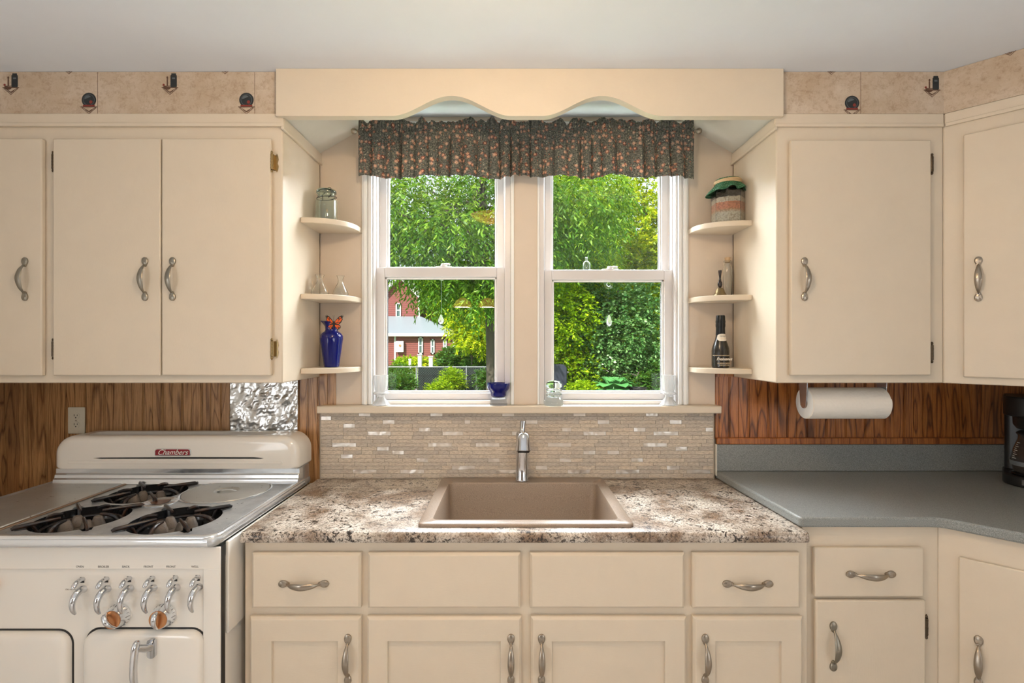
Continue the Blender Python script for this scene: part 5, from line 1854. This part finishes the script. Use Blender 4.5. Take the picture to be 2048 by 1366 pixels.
def sprays(blobs, total, seed, per=11, twig=.42, droop=.55, fill=.45):
    """compound leaves: twigs set on the shells of the blobs, leaflets fanned along each"""
    r = np.random.default_rng(seed)
    vol = np.array([b[3] * b[4] + b[4] * b[5] + b[3] * b[5] for b in blobs]); vol = vol / vol.sum()
    nt = total // per
    cnt = r.multinomial(nt, vol)
    P_, D_ = [], []
    for b, k in zip(blobs, cnt):
        u = r.normal(size=(k, 3)); u /= np.linalg.norm(u, axis=1)[:, None]
        rad = np.where(r.random(k) < fill, r.uniform(.35, .95, k), r.uniform(.88, 1.10, k))
        base = np.array(b[:3]) + u * rad[:, None] * np.array(b[3:6])
        d = u * .8 + r.normal(size=(k, 3)) * .5; d[:, 2] -= droop
        d /= np.linalg.norm(d, axis=1)[:, None]
        sd = np.cross(d, np.array([0, 0, 1.0])); sd /= np.linalg.norm(sd, axis=1)[:, None] + 1e-9
        for j in range(per):
            t = j / (per - 1)
            s_ = 1 if j % 2 else -1
            q = base + d * twig * t + np.array([0, 0, -1]) * (twig * .35 * t * t)
            dd = d * .6 + sd * s_ * (0 if j == per - 1 else .9) + np.array([0, 0, -.35 * droop - .1]) + r.normal(size=(k, 3)) * .18
            dd /= np.linalg.norm(dd, axis=1)[:, None]
            P_.append(q); D_.append(dd)
    return np.concatenate(P_), np.concatenate(D_)


def trunk(base, top, r0, r1, limbs, parent, name='trunk'):
    mb = MB()
    b, t = Vector(base), Vector(top)
    pts = spline([tuple(b), tuple(b.lerp(t, .35) + Vector((.05, 0, 0))), tuple(b.lerp(t, .7) - Vector((.06, 0, 0))), tuple(t)], 5)
    n_ = len(pts)
    mb.sweep(pts, [(r0 + (r1 - r0) * i / (n_ - 1),) * 2 for i in range(n_)], 10, ref=(0, 1, 0))
    for (h, e, r) in limbs:
        s_ = b.lerp(t, h); e = Vector(e)
        m_ = s_.lerp(e, .5) + Vector((0, 0, .15 * (e - s_).length))
        pp = spline([tuple(s_), tuple(m_), tuple(e)], 5)
        mb.sweep(pp, [(r * (1 - .8 * i / (len(pp) - 1)),) * 2 for i in range(len(pp))], 7, ref=(0, 1, .1))
    return mb.build(name, M['bark'], parent)


def tree(name, label, cat, base, top, tr, blobs, n, ln, wd, mat, seed, group=None, **kw):
    t = thing(name, base, label, cat, group)
    r = random.Random(seed)
    limbs = [(r.uniform(.35, .95), (b[0] + r.uniform(-.3, .3) * b[3], b[1] + r.uniform(-.3, .3) * b[4], b[2]), tr * .45) for b in blobs]
    trunk(base, top, tr, tr * .5, limbs, t)
    p, d = sprays(blobs, n, seed, **kw)
    leaf_mesh('foliage', len(p), p, d, ln, wd, M[mat], t, seed)
    return t


# walnut-like tree hanging over the top of both windows
tree('shade_tree', 'large deep green tree with long drooping leaves filling the top of the left window', 'tree', (-.50, 12.3, GZ), (-.7, 12.2, 6.0), .15,
     [(-3.0, 11.4, 4.6, 1.5, 1.0, 1.0), (-1.5, 12.2, 4.0, 1.6, 1.0, 1.1), (-2.2, 11.0, 3.65, .75, .5, .38), (-1.35, 10.8, 4.1, .7, .5, .35), (-.4, 11.8, 3.3, 1.1, .8, .55), (-3.1, 11.0, 3.9, .6, .5, .4), (-1.3, 11.6, 2.9, .95, .6, .30),
      (-.1, 12.4, 4.9, 1.5, 1.1, 1.2), (1.6, 12.6, 5.1, 1.3, 1.0, 1.0), (-1.9, 12.8, 5.6, 2.0, 1.1, 1.0), (.6, 12.4, 3.9, .8, .8, .8), (-.6, 11.2, 2.55, .5, .45, .30)],
     36000, .15, .045, 'leaf_walnut', 21, twig=.5, droop=.8)
tree('shade_tree', 'bright lime green tree with fine leaves in the top of the right window', 'tree', (3.6, 16.5, GR), (3.2, 16.5, 6.5), .14,
     [(2.0, 14.6, 5.2, 1.1, 1.0, 1.0), (2.3, 14.8, 4.3, .8, .9, .7), (1.9, 14.4, 3.9, 1.0, .8, .75), (2.2, 15.4, 5.9, 1.2, 1.2, 1.1), (2.1, 15.2, 6.4, 1.3, 1, 1), (2.1, 14.4, 3.2, .7, .7, .5)],
     30000, .13, .042, 'leaf_lime', 22, twig=.45, droop=.55)
tree('shade_tree', 'yellow-green tree glowing in the sun at the right side of the right window', 'tree', (5.2, 19, GR), (5.0, 19, 7.2), .16,
     [(5.2, 18, 5.6, 1.3, 1.1, 1.3), (4.6, 17.8, 4.3, 1.1, .9, .9), (5.5, 18, 4.2, 1.1, 1, 1.0), (3.6, 18.2, 5.2, 1.2, 1, 1.4), (5.4, 18.5, 7.3, 1.5, 1.2, 1.1), (3.6, 18.4, 3.5, 1.5, 1, 1.0), (6.3, 18.4, 5.6, 1.2, 1, 1.5)],
     36000, .12, .07, 'leaf_yellow', 23, twig=.35, droop=.15)
tree('lilac_bush', 'tall grey-green lilac bush filling the lower half of the right window', 'bush', (2.9, 13.9, GR), (2.9, 13.9, 2.0), .05,
     [(2.6, 13.4, 1.7, 1.0, .8, .8), (3.5, 13.5, 1.7, .9, .8, .9), (1.7, 13.6, 1.9, .8, .7, .7), (3.2, 13.8, 2.6, 1.0, .8, .6), (2.2, 13.9, 2.6, .9, .7, .5), (3.8, 13.8, .9, .6, .5, .6), (2.5, 13.2, 1.05, .7, .5, .42)],
     24000, .095, .06, 'leaf_lilac', 24, twig=.25, droop=.1, per=9)
tree('garden_bush', 'light green loose bush at the left side of the right window', 'bush', (1.35, 13.4, GR), (1.35, 13.4, 1.6), .05,
     [(1.35, 13.0, 2.2, .7, .6, .9), (1.2, 13.2, 1.2, .55, .5, .7), (1.7, 12.9, .75, .45, .4, .45)],
     10000, .10, .055, 'leaf_lime', 25, twig=.25, droop=.2, per=9)
tree('garden_bush', 'low dark bush under the lilac at the right side of the right window', 'bush', (3.2, 12.6, GR), (3.2, 12.6, .8), .03,
     [(3.25, 12.7, .48, .45, .4, .26), (3.85, 12.8, .6, .4, .4, .42), (2.05, 13.1, .55, .5, .4, .35)],
     6000, .08, .045, 'leaf_dark', 26, twig=.15, droop=.0, per=7)
tree('garden_bush', 'small round light green plant left of the broad-leaved hosta', 'bush', (1.75, 12.2, GR), (1.75, 12.2, .4), .02,
     [(1.75, 12.1, .40, .36, .3, .15)], 2600, .06, .035, 'leaf_lime', 27, twig=.1, droop=-.2, per=7)

# hosta
hb = Vector((2.45, 12.15, .262))
h = thing('hosta', hb, 'broad-leaved green hosta at the foot of the right window', 'plant')
mb = MB()
r = random.Random(5)
for i in range(34):
    ring = i % 3
    a = 2 * PI * i / 34 * 5.3 + r.uniform(-.2, .2)
    L_ = (.34, .50, .62)[ring] * r.uniform(.85, 1.1); rise = (.42, .30, .16)[ring]
    w_ = L_ * .36
    vs = []; fs = []
    for j in range(8):
        t = j / 7
        rad = .05 + L_ * t
        z = rise * math.sin(min(1, t * 1.3) * PI / 2) - .30 * max(0, t - .45) ** 1.5
        ww = w_ * (max(0, math.sin(PI * max(0, (t - .22) / .78))) ** .6 if t > .22 else .08)
        for s_ in (-1, 0, 1):
            vs.append(hb + Vector((rad * math.cos(a) - s_ * ww * math.sin(a), rad * math.sin(a) + s_ * ww * math.cos(a), z + .02 * abs(s_) + .03)))
    for j in range(7):
        for c_ in (0, 1): fs.append((j * 3 + c_, j * 3 + c_ + 1, j * 3 + c_ + 4, j * 3 + c_ + 3))
    mb.add(vs, fs)
mb.build('leaves', M['leaf_hosta'], h, smooth=80)

# left window: shrubs by and behind the fence
for (px, py, D, rx, rz_s, n, mat, lab) in (
        (905, 758, 18.0, .36, .28, 3200, 'leaf_lime', 'round light green shrub in front of the fence panel, the larger one'),
        (878, 775, 17.2, .34, .16, 2200, 'leaf_lime', 'low light green shrub in front of the fence, below the larger round one'),
        (796, 766, 16.6, .50, .30, 4500, 'leaf_dark', 'feathery green shrub at the lower left corner of the left window'),
        (967, 757, 18.2, .24, .26, 1800, 'leaf_dark', 'dark green shrub beside the right fence posts'),
        (795, 746, 19.6, .55, .26, 4000, 'leaf_dark', 'green shrub behind the fence at the far left'),
        (920, 714, 27.0, 1.15, .50, 9000, 'leaf_dark', 'wide dark green bush behind the fence, below the small bright tree'),
        (850, 727, 29.5, .85, .26, 2600, 'leaf_yellow', 'low yellow-green hedge plant in front of the red house'),
        (815, 727, 30.5, .75, .33, 2600, 'leaf_lime', 'low green hedge plant under the white sign of the red house'),
        (975, 720, 25.0, .60, .60, 3000, 'leaf_dark', 'dark bush at the right edge of the left window')):
    c_ = G(px, py, D)
    tree('garden_shrub', lab, 'shrub', (c_.x, c_.y, GZ), (c_.x, c_.y, c_.z), .03, [(c_.x, c_.y, c_.z, rx, rx * .7, rz_s), (c_.x + rx * .4, c_.y, c_.z - rz_s * .4, rx * .6, rx * .5, rz_s * .6), (c_.x - rx * .4, c_.y, c_.z - rz_s * .4, rx * .6, rx * .5, rz_s * .6)],
         n, .10 if D < 22 else .16, .035 if D < 22 else .07, mat, int(px), twig=.2, droop=-.3, per=7)
tree('shade_tree', 'small bright yellow-green tree right of the red house in the left window', 'tree', (-2.0, 25, GZ), (-2.1, 25, 2.6), .07,
     [(-2.1, 24.6, 3.0, 1.0, .8, .55), (-1.4, 24.6, 2.5, .8, .7, .55), (-2.5, 24.6, 2.3, .7, .6, .45), (-1.9, 24.4, 1.7, .9, .7, .45), (-1.1, 24.6, 1.4, .5, .5, .5)],
     9000, .15, .07, 'leaf_yellow', 31, twig=.3, droop=.2, per=9)
tree('shade_tree', 'bright green tree behind the red house, in the middle of the left window', 'tree', (-5.0, 44, GZ), (-5.0, 44, 6), .25,
     [(-5.5, 43, 6.2, 2.2, 1.5, 2.6), (-3.6, 43, 5.6, 2.0, 1.5, 2.0), (-2.2, 42, 4.4, 1.8, 1.4, 1.8), (-4.6, 43, 3.6, 1.4, 1.2, 1.2)],
     16000, .26, .13, 'leaf_lime', 32, twig=.6, droop=.1, per=9)
bk = 0
for (x, y, rx, rz_s, mat) in ((-20, 58, 6, 7, 'leaf_dark'), (-13, 56, 5, 8, 'leaf_lime'), (-6, 58, 5, 7, 'leaf_dark'), (1, 55, 5, 7.5, 'leaf_dark'), (7, 50, 5, 7.5, 'leaf_lime'), (13, 52, 5, 8.5, 'leaf_yellow'), (20, 52, 6, 8.5, 'leaf_lime'), (28, 55, 6, 9, 'leaf_dark')):
    bk += 1
    labs = ['far dark tree beyond the neighbouring house at the left', 'far light green tree above the red house roof', 'far dark tree right of the red house', 'far dark tree beyond the centre post of the windows',
            'far light green tree behind the lilac bush', 'far yellow-green tree behind the right window trees', 'far light green tree at the right end of the garden', 'farthest right dark tree beyond the garden']
    tree('background_tree', labs[bk - 1], 'tree', (x, y, GZ), (x, y, rz_s * 1.2), .3, [(x, y, rz_s * .75, rx, 2.2, rz_s * .8), (x - rx * .5, y - 1, rz_s * .4, rx * .7, 1.8, rz_s * .5), (x + rx * .5, y - 1, rz_s * .5, rx * .7, 1.8, rz_s * .5), (x, y - 1.5, rz_s * .2, rx * .9, 1.5, rz_s * .3)],
         15000, .48, .26, mat, 40 + bk, twig=1.0, droop=.1, per=9)

# ------------------------------------------------------------------ red house
hD = 38.0
hs = thing('red_house', (-8.5, hD, GZ), 'red clapboard house with a pale metal roof and white trim in the left window', 'house')
xr = X(907, hD)
xl = -16.0
MB().box(xl, xr, hD, hD + 4.0, GZ, 2.28).build('lower_wall', M['clapboard'], hs, smooth=0)
gxr = X(838, 41.5)
pk = X(800, 41.5); pkz = Z(556, 41.5); ez = Z(596, 41.5)
gxl = 2 * pk - gxr
MB().prism([(gxl, GZ), (gxr, GZ), (gxr, ez), (pk, pkz), (gxl, ez)], 'y', 41.5, 49).build('gable_wall', M['clapboard'], hs, smooth=0)
# roofs
mb = MB()
mb.add([(xl, hD - .35, 2.20), (xr + .3, hD - .35, 2.20), (gxr + .2, 41.4, Z(636, 41.4)), (xl, 41.4, Z(634, 41.4)),
        (xl, hD - .35, 2.32), (xr + .3, hD - .35, 2.32), (gxr + .2, 41.45, Z(633, 41.4)), (xl, 41.45, Z(631, 41.4))],
       [(0, 1, 2, 3), (4, 5, 6, 7), (0, 1, 5, 4), (1, 2, 6, 5), (2, 3, 7, 6), (3, 0, 4, 7)])
mb.add([(xr + .3, hD - .35, 2.20), (xr + .3, hD + 4.2, 2.20), (gxr + .2, 41.4, Z(636, 41.4)), (xr + .3, hD - .35, 2.30), (xr + .3, hD + 4.2, 2.30), (gxr + .2, 41.4, Z(633, 41.4))], [(0, 1, 2), (3, 4, 5), (0, 1, 4, 3)])
mb.build('metal_roof', M['metal_roof'], hs, smooth=0)
mb = MB()
for s_ in (-1, 1):
    xe = gxr if s_ > 0 else gxl
    d_ = Vector((xe - pk, 0, ez - pkz))
    e = Vector((pk, 0, pkz)) + d_ * 1.12
    up = Vector((0, 0, .28))
    mb.prism([(pk, pkz), (e.x, e.z), (e.x, e.z + .28), (pk, pkz + .28)], 'y', 41.1, 49.2)
mb.build('gable_roof', M['house_white'], hs, smooth=0)
mb = MB()
mb.box(xl, xr + .32, hD - .42, hD - .34, 2.08, 2.32).box(xr - .06, xr + .06, hD - .05, hD + .05, GZ, 2.2).box(gxr - .07, gxr + .07, 41.44, 41.56, 3.0, ez)
mb.box(X(788.5, hD), X(792, hD), hD - .06, hD, GZ, 2.2)
mb.build('white_trim', M['house_white'], hs, smooth=0)


def hwin(px, py0, py1, w, D):
    x = X(px, D); z0, z1 = Z(py1, D), Z(py0, D)
    f_ = MB()
    f_.box(x - w / 2, x - w / 2 + .09, D - .08, D, z0, z1).box(x + w / 2 - .09, x + w / 2, D - .08, D, z0, z1).box(x - w / 2, x + w / 2, D - .08, D, z1 - .1, z1).box(x - w / 2, x + w / 2, D - .08, D, z0, z0 + .1).box(x - w / 2, x + w / 2, D - .06, D, (z0 + z1) / 2 - .04, (z0 + z1) / 2 + .04)
    q_ = f_.build('window', M['house_white'], hs, smooth=0)
    MB().box(x - w / 2 + .08, x + w / 2 - .08, D - .03, D - .005, z0 + .08, z1 - .08).build('pane', M['house_glass'], q_, smooth=0)


hwin(841.5, 674, 708, .36, hD); hwin(865.5, 678, 708, .30, hD); hwin(890, 678, 706, .28, hD)
hwin(797, 606, 635, .42, 41.5)
sg_ = MB().box(X(792, 37.8), X(807, 37.8), 37.75, 37.9, Z(704, 37.8), Z(682, 37.8)).build('white_board', M['house_white'], hs, smooth=0)
MB().lathe([(0, -.02), (.09, -.02), (.09, 0), (0, 0)], (X(800, 37.75), 37.74, Z(691, 37.75)), 12, axis='y').build('emblem', M['copper'], sg_)

# white wooden picket gate posts
for (px, py0, py1, D, w) in ((862, 722, 735, 24, .18), (840, 718, 727, 27, .20), (820, 728, 742, 22.5, .10)):
    z0, z1 = GZ, Z(py0 - 8, D)
    o = MB().box(X(px, D) - w / 2, X(px, D) + w / 2, D - w / 2, D + w / 2, z0 + .0, z1).box(X(px, D) - w * .65, X(px, D) + w * .65, D - w * .65, D + w * .65, z1, z1 + .05).build('gate_post', M['house_white'], smooth=0)
    tag(o, {862: 'white wooden post between the fence and the red house, the tallest one', 840: 'white post nearest the windows of the red house', 820: 'thin white post behind the chain link fence'}[px], 'post')

# chain link fence with dark screening
FD = 18.6
cf = thing('chain_link_fence', (-2.6, FD, GZ), 'grey chain link fence with dark mesh across the garden in the left window', 'fence')
ftop = Z(734, FD)
for px in (833, 933, 953, 1010, 770):
    x = X(px, FD)
    zt = ftop if px != 953 else Z(750, FD)
    MB().sweep([(x, FD, GZ), (x, FD, zt)], .026, 10).lathe([(0, .05), (.03, .03), (.032, 0), (0, 0)], (x, FD, zt), 12).build('fence_post', M['fence_steel'], cf)
MB().sweep([(X(770, FD), FD, ftop), (X(1012, FD), FD, ftop)], .018, 8).build('top_rail', M['fence_steel'], cf)
mb = MB()
x0_, x1_ = X(834, FD), X(1010, FD)
hh = ftop - GZ
k = 0
s_ = x0_ - hh
while s_ < x1_:
    for dr in (0, 1):
        a_, b_ = (s_, s_ + hh)
        za, zb2 = (GZ, ftop) if dr == 0 else (ftop, GZ)
        # clip to the fence span
        t0 = max(0, (x0_ - a_) / hh); t1 = min(1, (x1_ - a_) / hh)
        if t1 > t0:
            mb.sweep([(a_ + hh * t0, FD + .01 * dr, za + (zb2 - za) * t0), (a_ + hh * t1, FD + .01 * dr, za + (zb2 - za) * t1)], .0025, 3, ref=(0, 1, 0), cap=False)
    s_ += .09
mb.build('wire_mesh', M['fence_wire'], cf, smooth=0)
MB().box(X(836, FD + .3), X(1010, FD + .3), FD + .30, FD + .32, GZ, ftop - .03).build('dark_screen', M['shade_mesh'], cf, smooth=0)

# rail fence glimpsed behind the lilac
o = thing('rail_fence', (3.2, 20.5, GR), 'rusty brown rail fence glimpsed behind the lilac bush', 'fence')
for x in (2.2, 3.6, 5.0, 6.4): MB().box(x - .05, x + .05, 20.45, 20.55, GR, .95).build('post', M['rust_wood'], o, smooth=0)
for z in (.86, .5): MB().box(2.0, 6.6, 20.47, 20.53, z, z + .07).build('rail', M['rust_wood'], o, smooth=0)
bb = G(1110, 752, 12.6)
o = MB().prism(rrect(bb.x - .35, bb.x + .28, GR, bb.z + .30, (.02, .02, .12, .12)), 'y', 12.4, 12.9).build('storage_bin', M['bin_navy'], bevel=.03)
tag(o, 'dark navy bin among the plants at the lower left of the right window', 'bin')
x, y, z = 3.02, 12.0, .2605
o = MB().lathe([(0, 0), (.16, 0), (.20, .16), (.22, .17), (.22, .20), (.18, .20), (.16, .06), (0, .06)], (0, 0, 0), 24).build('garden_pot', M['black'])
o.location = (x, y, z)
tag(o, 'black garden pot right of the hosta', 'pot')
